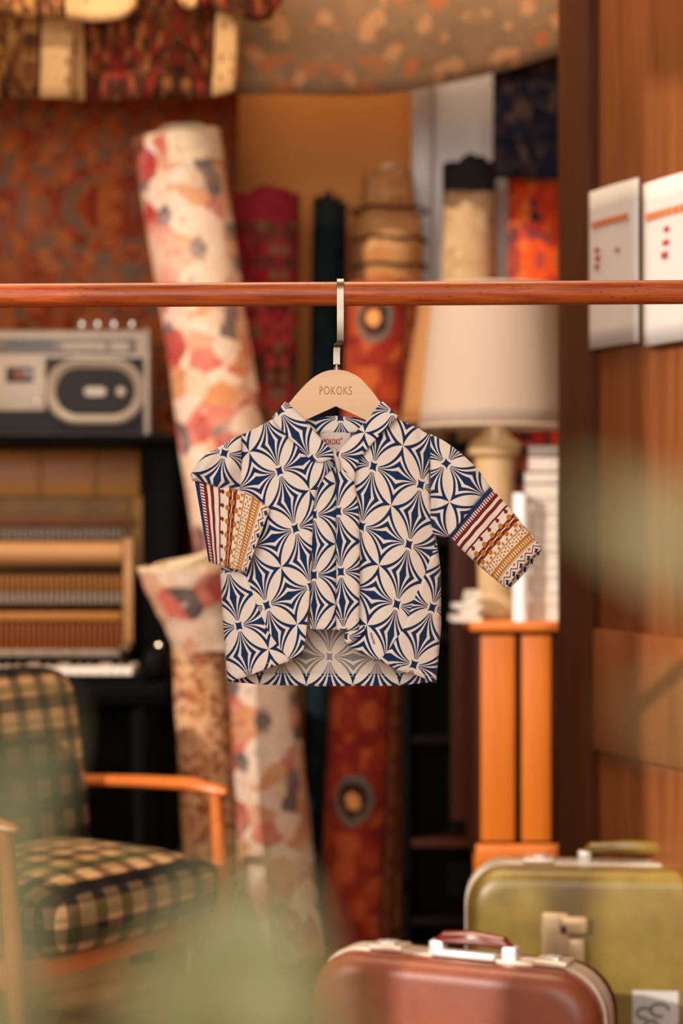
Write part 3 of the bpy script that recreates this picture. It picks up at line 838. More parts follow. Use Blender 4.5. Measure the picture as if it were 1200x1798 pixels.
hung('rust orange distressed rug covering the wall behind the piano', [(-260, -60), (70, -60), (424, -60)], [(-260, 1100), (70, 1100), (398, 1100)], 5.22, RG['rust_wall'], wave=.01, group='rugs hung on the wall', n=30)
hung('long grey brown floral rug draped across the top towards the panelled door', [(300, -240), (650, -240), (1060, -240)], [(300, 165), (430, 166), (580, 166), (720, 160), (860, 128), (985, 96), (1060, 76)], 4.72, RG['grey_floral'], wave=.012, fringe='rim_tan' if 0 else None, n=60, thick=.014)
hung('dark brown rug with wide cream border, hung at the top left', [(96, -240), (250, -240), (440, -240)], [(108, 172), (230, 176), (340, 172), (412, 160)], 4.55, RG['dark_border'], wave=.02, nwav=1.6, n=50, width=1.1, thick=.014)
hung('ochre and black bordered rug at the upper left picture edge', [(-240, -240), (-60, -240), (138, -240)], [(-240, 178), (-60, 178), (124, 172)], 4.5, RG['ochre_dark'], wave=.015, nwav=1.0, n=40, width=.9, thick=.014)
hung('dark navy floral rug hung between the white door and the panelled door', [(868, -240), (930, -240), (1040, -240)], [(868, 312), (930, 314), (1040, 316)], 4.86, RG['navy_floral'], wave=.006, n=24, thick=.014)
# folded rug ends lying over the high beam, peeking in at the top edge
beam = obj('wooden_beam', bx(XL, XR, 4.42, 4.478, 2.36, 2.46, .008), MT['panel_wood']); tag(beam, 'front dark wooden beam above the picture, carrying the dark rugs', 'beam')
beam = obj('wooden_beam', bx(XL, XR, 4.742, 4.848, 2.46, 2.56, .008), MT['panel_wood']); tag(beam, 'rear dark wooden beam above the picture, carrying the grey floral rug', 'beam')
hung('folded tan bordered rug end drooping over the top left edge', [(-120, -160), (40, -160), (240, -160)], [(-120, 6), (60, 30), (130, 34), (215, 34), (238, 10)], 4.395, RG['ochre_dark'], wave=.012, n=30, width=1.2)
hung('small cream edged rug end drooping at the top beside the grey floral rug', [(300, -160), (400, -160), (500, -160)], [(308, -10), (330, 14), (370, 12), (420, 30), (470, 34), (492, 6)], 4.40, RG['dark_border'], wave=.012, n=30, width=.6)

# ------------------------------------------------------------------ piano
MT['ebony'] = M('piano_black_lacquer', .5, spec=.06).color((5, 5, 5)).m
MT['amber_wood'] = wood('amber_action_wood', (186, 112, 38), (222, 150, 64), .4, 'x', 6, 12)
MT['golden_plate'] = plain('bronze_plate', (196, 132, 54), .45, .2, var=.2, scale=9)
MT['pale_wood'] = wood('pale_action_rail', (226, 160, 98), (244, 188, 126), .4, 'x', 5, 14)
MT['felt'] = plain('hammer_felt', (196, 178, 160), .95, var=.15, scale=50)
MT['brown_wood'] = wood('brown_action_wood', (150, 78, 30), (184, 104, 44), .5, 'z', 9, 8)
MT['ivory'] = plain('ivory_keys', (226, 210, 196), .35, var=.04)
MT['dark_steel'] = plain('tuning_pin_steel', (60, 56, 56), .35, 1.0, var=.1)
PF, PB = 4.78, 5.18          # front of the case, back of the case
pr = W(312, 0, PF).x; plx = -1.86
piano = empty('upright_piano', ((pr+plx)/2, 4.95, 0)); tag(piano, 'black upright piano with its front panel taken off and action showing', 'piano')
zp_ = lambda y, d=PF: CH-(y-899)*S*d
ztop = zp_(764); zkb = zp_(1196, 4.5)
obj('lid', bx(plx-.02, pr+.012, PF-.05, PB, ztop-.022, ztop, .006, 3), MT['ebony'], piano)
obj('side_panel', bx(pr-.085, pr, PF, PB, .02, ztop-.022, .004), MT['ebony'], piano)
obj('side_panel', bx(plx, plx+.06, PF, PB, .02, ztop-.022, .004), MT['ebony'], piano)
obj('lower_panel', bx(plx+.06, pr-.085, PF+.02, PF+.05, .06, zkb-.05, .004), MT['ebony'], piano)
obj('plinth', bx(plx, pr, PF-.01, PB, 0, .07, .004), MT['ebony'], piano)
obj('back_board', bx(plx+.06, pr-.085, PB-.03, PB, .02, ztop-.022), MT['brown_wood'], piano)
KF = 4.5
xk1 = W(240, 0, 4.6).x
obj('key_bed', bx(plx, pr, KF-.01, PF+.03, zkb-.055, zkb, .006), MT['ebony'], piano)
obj('key_cheek', bx(W(258, 0, 4.6).x, pr, KF-.01, PF, zkb, zp_(1136, 4.6), .02, 4), MT['ebony'], piano)
obj('lock_knob', lathe_closed([(.002, 0), (.008, .002), (.010, .007), (.006, .012), (.001, .013)], W(274, 0, 4.49).x, 4.55, zp_(1136, 4.6), 14), MT['chrome'], piano)
for xx in (pr-.06, plx+.05):
    obj('front_leg', lathe_closed([(.03, 0), (.03, .02), (.022, .06), (.028, .3), (.036, zkb-.1), (.036, zkb-.055)], xx, KF+.05, 0, 16), MT['ebony'], piano)
# keys
kw = .0235; nk = 40
white = bx(-kw/2+.0005, kw/2-.0005, KF+.004, KF+.155, zkb+.001, zkb+.030, .0015)
k0 = obj('white_key', white, MT['ivory'], piano); kb = k0.location.copy()
blk = obj('black_key', bx(-.005, .005, KF+.055, KF+.155, zkb+.028, zkb+.044, .002), MT['ebony'], piano); bb = blk.location.copy()
first = True
for i in range(nk):
    x = xk1-kw*(i+.5)-piano.location.x+0
    o = k0 if i == 0 else dup(k0); o.location = (x, kb.y, kb.z)
    if i % 7 in (1, 2, 4, 5, 6):
        o = blk if first else dup(blk); first = False; o.location = (x+kw/2, bb.y, bb.z)
obj('key_slip', bx(plx+.06, W(258, 0, 4.5).x, KF-.008, KF+.002, zkb, zkb+.014, .002), MT['ebony'], piano)
# plate, tuning pins, strings
IX0, IX1 = plx+.06, pr-.086
xa = W(238, 0, 4.95).x
obj('pin_block', bx(IX0, xa, 5.06, 5.14, zp_(872, 5.0), ztop-.03, .003), MT['amber_wood'], piano)
for xs_ in (68, 165):
    xx = W(xs_, 0, 5.05).x; obj('plate_strut', bx(xx-.006, xx+.006, 5.045, 5.062, zp_(870, 5.0), ztop-.03, .003), MT['golden_plate'], piano)
obj('iron_plate', bx(IX0, IX1, 5.08, 5.12, .15, zp_(868, 5.0), .003), MT['golden_plate'], piano)
bm = nb()
for r in range(4):
    for i in range(78):
        x = xa-.02-i*.0135-(r % 2)*.006; z = zp_(874+r*9, 5.0)
        tube(bm, [(x, 5.085, z), (x, 5.05, z)], .0032, 6)
o = obj('tuning_pins', bm, MT['dark_steel'], piano); o['kind'] = 'stuff'
bm = nb()
for i in range(150):
    x = xa-.02-i*.007; tube(bm, [(x, 5.07, zp_(905, 5.0)), (x, 5.07, .3)], .0008, 4)
o = obj('strings', bm, MT['dark_steel'], piano); o['kind'] = 'stuff'
obj('felt_strip', bx(IX0, xa-.01, 5.045, 5.068, zp_(921, 5.0), zp_(909, 5.0), .003), MT['brown_wood'], piano)
obj('plate_bolt', lathe_closed([(.011, 0), (.011, .004), (.004, .007)], W(216, 0, 5.0).x, 5.0, zp_(893, 5.0), 14), MT['brass'], piano)
xr = W(216, 0, 4.84).x
obj('hammer_rail', tube(nb(), [(IX0, 4.85, zp_(970, 4.85)), (xr, 4.85, zp_(970, 4.85))], .027, 14), MT['pale_wood'], piano)
br = W(225, 0, 4.84).x
obj('action_bracket', bx(br-.012, br+.012, 4.84, 4.88, zp_(1150, 4.84), zp_(944, 4.84), .005), MT['pale_wood'], piano)
obj('bracket_knob', lathe_closed([(.004, 0), (.016, .004), (.02, .016), (.014, .03), (.004, .036)], br, 4.80, zp_(1152, 4.8), 16), MT['chrome'], piano)
# rows of the action: hammer heads, jacks, wippens
def row(name, bm, mat, n, pitch, x1):
    o0 = obj(name, bm, mat, piano); l0 = o0.location.copy()
    for i in range(n):
        o = o0 if i == 0 else dup(o0)
        o.location = (x1-piano.location.x-pitch*(i+.5), l0.y, l0.z)
z1 = zp_(927, 4.93)
hm = nb(); box(hm, -.0048, .0048, 4.9, 4.96, zp_(947, 4.93), z1, .004, 2)
row('hammer_head', hm, MT['felt'], 58, .0135, xr-.004)
hm = nb(); box(hm, -.005, .005, 4.87, 4.93, zp_(1036, 4.9), zp_(1008, 4.9), .002); 
row('jack', hm, MT['amber_wood'], 58, .0135, xr-.004)
hm = nb(); box(hm, -.0042, .0042, 4.87, 4.92, zp_(1060, 4.9), zp_(1038, 4.9), .002)
row('back_check', hm, MT['felt'], 58, .0135, xr-.004)
hm = nb(); box(hm, -.0045, .0045, 4.86, 4.93, zp_(1140, 4.88), zp_(1092, 4.88), .002)
row('wippen', hm, MT['brown_wood'], 58, .0135, xr-.004)
obj('wippen_rail', bx(IX0, xr-.005, 4.855, 4.935, zp_(1090, 4.88), zp_(1074, 4.88), .004), MT['amber_wood'], piano)
obj('key_rail', bx(IX0, xr, 4.83, 4.9, zp_(1152, 4.86), zp_(1141, 4.86), .004), MT['felt'], piano)
obj('action_board', bx(IX0, IX1, 4.97, 4.985, zkb, zp_(1000, 4.95)), MT['ebony'], piano)

# ------------------------------------------------------------------ radio cassette on the piano
MT['radio_silver'] = plain('radio_champagne_plastic', (220, 204, 184), .4, .1, var=.05)
MT['radio_grey'] = plain('radio_dark_grey', (50, 44, 40), .6, var=.1)
MT['radio_black'] = plain('speaker_grille_black', (40, 33, 30), .6, var=.25, scale=120)
MT['radio_cream'] = plain('cassette_door_cream', (222, 204, 182), .4, var=.04)
MT['dial'] = plain('tuner_dial_print', (150, 138, 122), .35, var=.1)
MT['dial_blue'] = plain('tuner_dial_dark_print', (92, 90, 96), .35, var=.1)
MT['glass_dark'] = plain('cassette_window', (96, 84, 84), .15, var=.1)
MT['reel'] = plain('cassette_reel_red', (180, 96, 84), .5, var=.1)
RD = 4.86                      # front face
radio = empty('radio_cassette_player', (W(40, 0, RD).x, RD+.06, ztop)); tag(radio, 'silver radio cassette player with oval speaker on top of the piano', 'radio')
rz = lambda y: CH-(y-899)*S*RD
rx = lambda x: (x-600)*S*RD
RT, RB = rz(579), ztop+.004
X0, X1 = rx(-215), rx(264)
obj('body', bx(X0, X1-.014, RD+.004, RD+.125, RB, RT, .008, 3), MT['radio_silver'], radio)
obj('speaker_panel', bx(X0+.006, X1-.016, RD-.001, RD+.01, RB+.004, rz(628), .003), MT['radio_grey'], radio)
obj('side_band', bx(X1-.016, X1, RD-.008, RD+.128, RB-.003, RT+.004, .006, 3), MT['radio_silver'], radio)
obj('side_band', bx(X0-.002, X0+.014, RD-.008, RD+.128, RB-.003, RT+.004, .006, 3), MT['radio_silver'], radio)
dl_ = obj('tuner_dial', bx(rx(-100), rx(240), RD-.001, RD+.006, rz(621), rz(594), .002), MT['dial'], radio)
obj('dial_scale', bx(rx(10), rx(95), RD-.003, RD, rz(610), rz(600)), MT['dial_blue'], dl_)
obj('dial_scale', bx(rx(110), rx(185), RD-.003, RD, rz(614), rz(602)), MT['radio_cream'], dl_)
obj('dial_scale', bx(rx(195), rx(226), RD-.003, RD, rz(616), rz(602)), MT['radio_cream'], dl_)
cd = obj('cassette_door', bx(rx(-22), rx(81), RD-.012, RD+.004, rz(722), rz(628), .004, 3), MT['radio_cream'], radio)
wn = obj('cassette_window', bx(rx(12), rx(60), RD-.015, RD-.010, rz(672), rz(645), .002), MT['glass_dark'], cd)
obj('cassette_reel', bx(rx(26), rx(46), RD-.0165, RD-.0145, rz(664), rz(652), .001), MT['reel'], cd)
obj('door_button', lathe_closed([(.009, 0), (.009, .006), (.006, .009)], rx(66), RD-.012, rz(708), 14), MT['chrome'], cd)
def stadium(cx, cz, hw, hh, n=14):
    r = hh; out = []
    for k in range(n+1):
        a = -PI/2+PI*k/n; out.append((cx+hw-r+r*math.cos(a), cz+r*math.sin(a)))
    for k in range(n+1):
        a = PI/2+PI*k/n; out.append((cx-hw+r+r*math.cos(a), cz+r*math.sin(a)))
    return out
def speaker(px):
    cx, cz = rx(px), rz(688)
    hw, hh = 88*S*RD, 57*S*RD
    a = stadium(cx, cz, hw, hh); b = stadium(cx, cz, hw-18*S*RD, hh-16*S*RD)
    bm = nb(); n = len(a)
    prof = [(0, RD), (.0, RD-.016), (.35, RD-.021), (1, RD-.010), (1, RD)]
    rings = [[bm.verts.new((p[0]*(1-k)+q[0]*k, y, p[1]*(1-k)+q[1]*k)) for p, q in zip(a, b)] for k, y in prof]
    for r0, r1 in zip(rings, rings[1:]):
        for i in range(n): bm.faces.new((r0[i], r0[(i+1) % n], r1[(i+1) % n], r1[i]))
    sp = obj('speaker_ring', bm, MT['radio_silver'], radio, smooth=50)
    obj('speaker_grille', prism(nb(), stadium(cx, cz, hw-17*S*RD, hh-15*S*RD), RD-.007, RD-.001), MT['radio_black'], sp)
    obj('speaker_badge', prism(nb(), stadium(cx, cz, 19*S*RD, 8*S*RD), RD-.011, RD-.006), MT['radio_silver'], sp)
    bm = lathe_closed([(.012, 0), (.012, .004), (.008, .007)], 0, 0, 0, 14); bmesh.ops.rotate(bm, verts=bm.verts, matrix=Matrix.Rotation(PI/2, 3, 'X')); bmesh.ops.translate(bm, verts=bm.verts, vec=(cx+45*S*RD, RD-.006, cz)); obj('tweeter', bm, MT['radio_silver'], sp)
speaker(168); speaker(-118)
for px in (140, 168, 197, 229):
    kx = rx(px); bm = nb()
    lathe(bm, [(.0005, .028), (.009, .0275), (.012, .024), (.012, .004), (.014, .0)], kx, RD+.045, RT-.002, 18)
    obj('knob', bm, MT['chrome'], radio)
hp = [(X0+.03, RD+.07, RT-.004), (X0+.03, RD+.075, RT+.006), (X0+.05, RD+.09, RT+.012), (X1-.2, RD+.09, RT+.012)]

# ------------------------------------------------------------------ orange cabinet with lamp and papers
MT['orange_wood'] = wood('orange_cherry_veneer', (196, 98, 24), (220, 124, 40), .38, 'z', 4, 14, .04)
MT['dark_wood'] = wood('dark_walnut', (40, 15, 7), (58, 24, 11), .5, 'z', 5, 12, .05, spec=.12)
CF = 4.10
cx0, cx1 = W(836, 0, CF).x, .93  # left end cut short where the cabinet's shaded part begins
cz0, cz1 = CH-(1508-899)*S*CF, CH-(1092-899)*S*CF
cab = empty('side_cabinet', ((cx0+cx1)/2, CF+.2, 0)); tag(cab, 'orange veneered side cabinet on legs under the cream lamp', 'cabinet')
obj('carcass', bx(cx0, cx1, CF+.014, CF+.37, cz0, cz1-.02, .003), MT['dark_wood'], cab)
obj('top_board', bx(cx0-.012, cx1+.01, CF-.012, CF+.38, cz1-.02, cz1, .005, 3), MT['orange_wood'], cab)
dx = [cx0+.004, W(911, 0, CF).x, .44, .62, cx1-.004]
for i in range(4):
    dr = obj('door', bx(dx[i]+.007, dx[i+1]-.007, CF-.002, CF+.014, cz0+.035, cz1-.028, .004, 3), MT['orange_wood'], cab)
obj('base_rail', bx(cx0, cx1, CF-.008, CF+.012, cz0-.012, cz0+.03, .006, 3), MT['orange_wood'], cab)
for lx in (cx0+.035, cx1-.05):
    for ly in (CF+.035, CF+.34):
        obj('leg', tube(nb(), [(lx+.0, ly, 0), (lx, ly, cz0-.005)], [.011, .018], 12), MT['orange_wood'], cab)

MT['shade_cloth'] = M('cream_lampshade_cloth', .85).color((174, 151, 132)).set(Transmission_Weight=0.0).m
mm = M('tan_lampshade_cloth', .85).color((158, 108, 60)); MT['tan_shade'] = mm.m
MT['ceramic'] = plain('cream_glazed_ceramic', (200, 166, 120), .35, var=.06)
def shade(name, cx, cy, z0, z1, r0, r1, mat, parent, pleats=72, amp=.008):
    bm = nb(); n = pleats*2; rings = []
    for k in range(9):
        t = k/8; r = r0+(r1-r0)*t
        rings.append([bm.verts.new((cx+r*(1+(amp if i % 2 else -amp))*math.cos(2*PI*i/n), cy+r*(1+(amp if i % 2 else -amp))*math.sin(2*PI*i/n), z0+(z1-z0)*t)) for i in range(n)])
    for a, b in zip(rings, rings[1:]):
        for i in range(n): bm.faces.new((a[i], a[(i+1) % n], b[(i+1) % n], b[i]))
    o = obj(name, bm, mat, parent, smooth=60)
    so = o.modifiers.new('t', 'SOLIDIFY'); so.thickness = .0015
    for z, r in ((z0, r0), (z1, r1)):
        obj('shade_trim', tube(nb(), [(cx+r*math.cos(2*PI*i/36), cy+r*math.sin(2*PI*i/36), z) for i in range(37)], .004, 8, False), mat, o)
    return o
LD = 4.25
lz = lambda y: CH-(y-899)*S*LD
lx0 = W(868, 0, LD).x; ls = S*LD
lamp = empty('table_lamp', (lx0, LD, cz1)); tag(lamp, 'table lamp with large cream shade and pale ceramic base on the cabinet', 'lamp')
shade('lamp_shade', lx0, LD, lz(750), lz(506), 131*ls, 107*ls, MT['shade_cloth'], lamp)
zb = cz1
prof = [(.055, 0), (.058, .012), (.05, .03), (.036, .05), (.038, .12), (.043, .2), (.044, lz(806)-zb), (.058, lz(798)-zb), (.06, lz(784)-zb), (.05, lz(776)-zb), (.028, lz(762)-zb), (.016, lz(745)-zb)]
obj('lamp_base', lathe_closed(prof, lx0+2*ls, LD, zb, 24), MT['ceramic'], lamp)
obj('stem', cyl((lx0, LD, lz(750)), (lx0, LD, lz(560)), .006), MT['brass'], lamp)
obj('socket', lathe_closed([(.014, 0), (.016, .03), (.012, .06)], lx0, LD, lz(700), 14), MT['brass'], lamp)
bm = nb()
for k in range(3):
    a = 2*PI*k/3; tube(bm, [(lx0, LD, lz(556)), (lx0+103*ls*math.cos(a), LD+103*ls*math.sin(a), lz(510))], .0016, 6)
obj('spider', bm, MT['brass'], lamp)
FLD = 4.76; fz = lambda y: CH-(y-899)*S*FLD; fx = W(796, 0, FLD).x; fs = S*FLD
fl2 = empty('floor_lamp', (fx, FLD, 0)); tag(fl2, 'floor lamp with tan shade half hidden behind the cream lampshade', 'lamp')
shade('lamp_shade', fx, FLD, fz(742), fz(505), 96*fs, 55*fs, MT['tan_shade'], fl2, 60)
obj('pole', cyl((fx, FLD, .02), (fx, FLD, fz(560)), .009), MT['dark_wood'], fl2)
obj('base', lathe_closed([(.10, 0), (.10, .012), (.03, .03), (.012, .05)], fx, FLD, 0, 24), MT['dark_wood'], fl2)
bm = nb()
for k in range(3):
    a = 2*PI*k/3+.4; tube(bm, [(fx, FLD, fz(560)), (fx+54*fs*math.cos(a), FLD+54*fs*math.sin(a), fz(509))], .0016, 6)
obj('spider', bm, MT['brass'], fl2)
# papers and books on the cabinet top
PAPER = [(226, 214, 198), (214, 200, 184), (232, 222, 208), (206, 194, 178)]
for i, c in enumerate(PAPER): MT['paper%d' % i] = plain('booklet_paper_%d' % i, c, .8, var=.05)
def booklet(name, x0, x1, y0, y1, z0, h, mat, label, cat, group, skew):
    r = empty(name, ((x0+x1)/2, (y0+y1)/2, z0), skew, False); tag(r, label, cat, group)
    w, l = (x1-x0)/2, (y1-y0)/2
    obj('pages', bx(-w+.002, w-.003, -l+.003, l-.003, .0015, h-.0015), MT['paper0'], r, smooth=0)
    bm = nb(); box(bm, -w, w, -l, l, 0, .0015); box(bm, -w, w, -l, l, h-.0015, h); box(bm, -w, -w+.0015, -l, l, 0, h)
    obj('cover', bm, mat, r, smooth=0)
ordinal = ['lowest', 'second', 'third', 'fourth', 'fifth', 'sixth', 'seventh', 'eighth', 'ninth', 'topmost']
z = cz1; yb0 = CF+.03
for i in range(5):
    h = [.012, .014, .010, .016, .011][i]; a = [792, 806, 798, 814, 820][i]; b = [846, 842, 846, 840, 844][i]
    booklet('booklet', W(a, 0, yb0).x, W(b, 0, yb0).x, CF+.0, CF+.08, z, h, MT['paper%d' % (i % 4)],
            '%s white booklet in the low pile before the lamp base' % (['lowest', 'second lowest', 'middle', 'second highest', 'topmost'][i]), 'booklet', 'low pile of booklets', [.03, -.05, .08, -.04, .06][i])
    z += h
z = cz1; names = ['bottom', 'second', 'third', 'fourth', 'fifth', 'sixth', 'seventh', 'eighth', 'top']
for i in range(9):
    h = [.034, .028, .03, .022, .032, .026, .03, .024, .03][i]
    booklet('pale_book', W(931+[0, 5, 2, 7, 3, 6, 1, 4, 8][i], 0, CF+.05).x, .62, CF+.06, CF+.3, z, h, MT['paper%d' % ((i*3) % 4)],
            '%s pale book of the tall stack right of the lamp base%s' % (names[i], '' if i in (0, 8) else ', counted from below'), 'book', 'tall stack of pale books', [.0, .02, -.02, .01, -.015, .02, 0, -.02, .01][i])
    z += h
ztopb = z
MT['book_red'] = rug('red_black_book_cloth', [(170, 56, 36), (40, 34, 34), (196, 84, 60), (60, 40, 38)], 16, (190, 130, 110), .3)
bk = [((150, 60, 40), .03), ((46, 40, 40), .026), ((176, 84, 66), .032), ((60, 44, 44), .024)]
for i, (c, h) in enumerate(bk):
    mt = plain('red_book_%d' % i, c, .7, var=.25, scale=30)
    booklet('red_book', W(918+i*3, 0, CF+.1).x, .6, CF+.1, CF+.28, z, h, mt, ['brick red', 'black', 'rose red', 'brown black'][i]+' book lying on the tall pale stack', 'book', 'dark books on the pale stack', [.02, -.02, .03, 0][i]); z += h
MT['white_tube'] = plain('white_card_tube', (240, 240, 240), .35, var=.01)
tx = W(915, 0, CF+.03).x
tb = empty('card_tube', (tx, CF+.03, cz1)); tag(tb, 'upright white card tube in front of the tall book stack', 'tube')
hT = CH-(866-899)*S*(CF+.03)-cz1
bm, rr_ = lathe(nb(), [(.0165, 0), (.0165, hT), (.0125, hT), (.0125, .01)], tx, CF+.03, cz1, 24)
obj('tube_wall', bm, MT['white_tube'], tb)
obj('end_cap', lathe_closed([(.0122, 0), (.0122, .008), (.001, .010)], tx, CF+.03, cz1+hT-.012, 20), MT['white_tube'], tb)

# ------------------------------------------------------------------ dark bookcase, also filling in for the cabinet's shaded left part
MT['black_wood'] = M('black_shade_wood', .7, spec=.06).color((8, 5, 4)).m  # dark wood with the shade of this gap put into its colour
bd = 4.53; x0, x1 = W(706, 0, bd).x, W(856, 0, bd).x; zt = CH-(772-899)*S*bd
bc = empty('dark_bookcase', ((x0+x1)/2, bd+.06, 0)); tag(bc, 'narrow near-black open bookcase, darkened for the shaded gap right of the red medallion roll', 'bookcase')
obj('side_panel', bx(x0, x0+.02, bd, bd+.1, 0, zt, .002), MT['black_wood'], bc)
obj('side_panel', bx(x1-.02, x1, bd, bd+.1, 0, zt, .002), MT['black_wood'], bc)
obj('back_panel', bx(x0, x1, bd+.09, bd+.1, 0, zt, .002), MT['black_wood'], bc)
for y in (782, 950, 1120, 1300, 1482, 1620):
    zz = CH-(y-899)*S*bd; obj('shelf', bx(x0+.02, x1-.02, bd+.004, bd+.092, zz-.01, zz+.01, .002), MT['dark_wood'] if y == 1482 else MT['black_wood'], bc)

obj('door', bx(W(792, 0, bd).x, x1-.004, bd-.014, bd+.003, CH-(1440-899)*S*bd, zt-.03, .004), MT['dark_wood'], bc)  # added door in the tone of the cabinet's shaded left part

# ------------------------------------------------------------------ plaid armchair
def plaid(name):
    m = M(name, .95, spec=.1); x, y, z = m.xyz(m.coord())
    def st(c, o=0.0):
        f = ((c+o)*(1/.066)).frac(); return f.lt(.44), f.band(.60, .70)
    (a1, b1), (a2, b2), (a3, b3) = st(x, .01), st(y), st(z, .02)
    dark = (a1+a3+a2*.8)*(1/2.2)
    base = m.ramp(dark, [(0, (196, 154, 108)), (.34, (120, 92, 66)), (.7, (44, 36, 32)), (1, (22, 20, 22))])
    base = m.mix((b1+b3).mn(1.0)*.55, base, (78, 82, 52))
    n = m.noise(m.coord(), 260, 2)
    base = m.mix((n-.4)*.5, base, (60, 44, 32)); m.color(base); m.bump(n, .5, .002)
    return m.m
MT['plaid'] = plaid('brown_plaid_wool')
MT['arm_wood'] = wood('honey_beech', (190, 96, 36), (214, 122, 54), .3, 'x', 6, 14, .04, .3)
chair = empty('armchair', (-.568, 3.748, 0), math.radians(-36), False)
tag(chair, 'plaid upholstered armchair with slim wooden arms in front of the piano', 'armchair')
# local: +x the way the sitter faces, y across
def cushion(name, x0, x1, y0, y1, z0, z1, r, puff):
    bm = bx(x0, x1, y0, y1, z0, z1)
    bmesh.ops.subdivide_edges(bm, edges=bm.edges, cuts=5, use_grid_fill=True)
    c = Vector(((x0+x1)/2, (y0+y1)/2, (z0+z1)/2)); h = Vector(((x1-x0)/2, (y1-y0)/2, (z1-z0)/2))
    for v in bm.verts:
        q = v.co-c; inn = Vector([max(-h[i]+r, min(h[i]-r, q[i])) for i in range(3)]); d = q-inn
        if d.length > 1e-6: d = d.normalized()*r
        n = Vector((q.x/h.x, q.y/h.y, q.z/h.z))
        v.co = c+inn+d
        v.co.z += puff*(1-n.x**2)*(1-n.y**2)*(1 if n.z > 0 else -.4)
    return bm
seat = obj('seat_cushion', cushion('s', -.20, .27, -.255, .255, .245, .382, .055, .02), MT['plaid'], chair, smooth=80)
sb_ = seat.modifiers.new('sub', 'SUBSURF'); sb_.levels = sb_.render_levels = 2
bm = cushion('b', -.25, -.11, -.26, .275, .30, .76, .05, .0)
bmesh.ops.rotate(bm, verts=bm.verts, cent=(-.24, 0, .32), matrix=Matrix.Rotation(math.radians(-9), 3, 'Y'))
bmesh.ops.translate(bm, verts=bm.verts, vec=(.03, 0, -.045))
back = obj('back_cushion', bm, MT['plaid'], chair, smooth=80)
sb_ = back.modifiers.new('sub', 'SUBSURF'); sb_.levels = sb_.render_levels = 2
for sy in (-1, 1):
    y = sy*.283
    obj('armrest', tube(nb(), [(-.30, y, .465), (-.2, y, .48), (0, y, .492), (.13, y, .497), (.205, y, .49), (.222, y, .486)], [.014, .018, .021, .022, .017, .008], 12, flat=.62), MT['arm_wood'], chair)
    obj('leg', tube(nb(), [(.235, y, 0), (.215, y, .26), (.195, y, .485)], [.011, .017, .013], 12), MT['arm_wood'], chair)
    obj('leg', tube(nb(), [(-.37, y, 0), (-.30, y, .27), (-.30, y, .465)], [.011, .018, .014], 12), MT['arm_wood'], chair)
    obj('side_rail', bx(-.3, .22, y-.012, y+.012, .222, .262, .005), MT['arm_wood'], chair)
for x in (-.26, .2): obj('cross_rail', bx(x-.012, x+.012, -.3, .3, .216, .25, .004), MT['arm_wood'], chair)

# ------------------------------------------------------------------ suitcases
def leather(name, c, rough=.42):
    m = M(name, rough); o = m.coord(); n = m.noise(o, 14, 5, .6); v = m.voro(o, 420)[0]
    m.color(m.ramp(n, [(.3, tuple(int(k*.8) for k in c)), (.7, c)])); m.bump(v, .25, .0006)
    return m.m
MT['red_hide'] = leather('red_brown_hardshell', (152, 78, 50)); MT['olive_hide'] = leather('olive_hardshell', (150, 124, 54), .36)
MT['case_metal'] = plain('case_edge_aluminium', (238, 224, 204), .35, .5, var=.05)
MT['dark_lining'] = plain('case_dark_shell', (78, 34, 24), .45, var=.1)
MT['lock_cream'] = plain('cream_lock_plate', (222, 190, 146), .35, .3, var=.06)
MT['handle_brown'] = plain('handle_bakelite', (110, 40, 26), .2, var=.1)
MT['handle_olive'] = plain('handle_olive_plastic', (140, 110, 44), .25, var=.1)
MT['mount_white'] = plain('handle_mount_nickel', (240, 240, 240), .3, .4, var=.02)
def rrect(w, h, r, n=8):
    out = []
    for cx, cz, a0 in ((w/2-r, h-r, 0), (-w/2+r, h-r, PI/2), (-w/2+r, r, PI), (w/2-r, r, 1.5*PI)):
        for k in range(n+1):
            a = a0+PI/2*k/n; out.append((cx+r*math.cos(a), cz+r*math.sin(a)))
    return out
def shell(w, h, r, y0, y1, edge, front):
    """half shell of a suitcase between y0 and y1, rounded where it faces outward"""
    bm = nb(); rings = []
    prof = [(0, y1)]
    for k in range(7):
        a = PI/2*k/6; prof.append((edge*(1-math.cos(a)), y0+(edge*(1-math.sin(a)) if front else -edge*(1-math.sin(a)))))
    for ins, y in prof:
        rings.append([bm.verts.new((x, y, z)) for x, z in [(px*(1-2*ins/w), ins+pz*(1-2*ins/h)) for px, pz in rrect(w, h, r)]])
    n = len(rings[0])
    for a, b in zip(rings, rings[1:]):
        for i in range(n): bm.faces.new((a[i], a[(i+1) % n], b[(i+1) % n], b[i]))
    # slightly domed outer face
    last = rings[-1]; cen = bm.verts.new((0, y0+(-.006 if front else .006), h/2))
    mid = [bm.verts.new((v.co.x*.55, v.co.y+(-.005 if front else .005), h/2+(v.co.z-h/2)*.55)) for v in last]
    for i in range(n):
        bm.faces.new((last[i], last[(i+1) % n], mid[(i+1) % n], mid[i])); bm.faces.new((mid[i], mid[(i+1) % n], cen))
    bm.faces.new(rings[0][::-1])
    return bm
def band(w, h, r, y0, y1, out):
    bm = nb(); n0 = rrect(w, h, r)
    o_ = [(x*(1+2*out/w), h/2+(z-h/2)*(1+2*out/h)) for x, z in n0]; i_ = [(x*(1-2*.006/w), h/2+(z-h/2)*(1-2*.006/h)) for x, z in n0]
    R4 = [[bm.verts.new((x, y, z)) for x, z in p] for p, y in ((o_, y0), (o_, y1), (i_, y1), (i_, y0))]
    n = len(n0)
    for k in range(4):
        a, b = R4[k], R4[(k+1) % 4]
        for i in range(n): bm.faces.new((a[i], a[(i+1) % n], b[(i+1) % n], b[i]))
    return bm
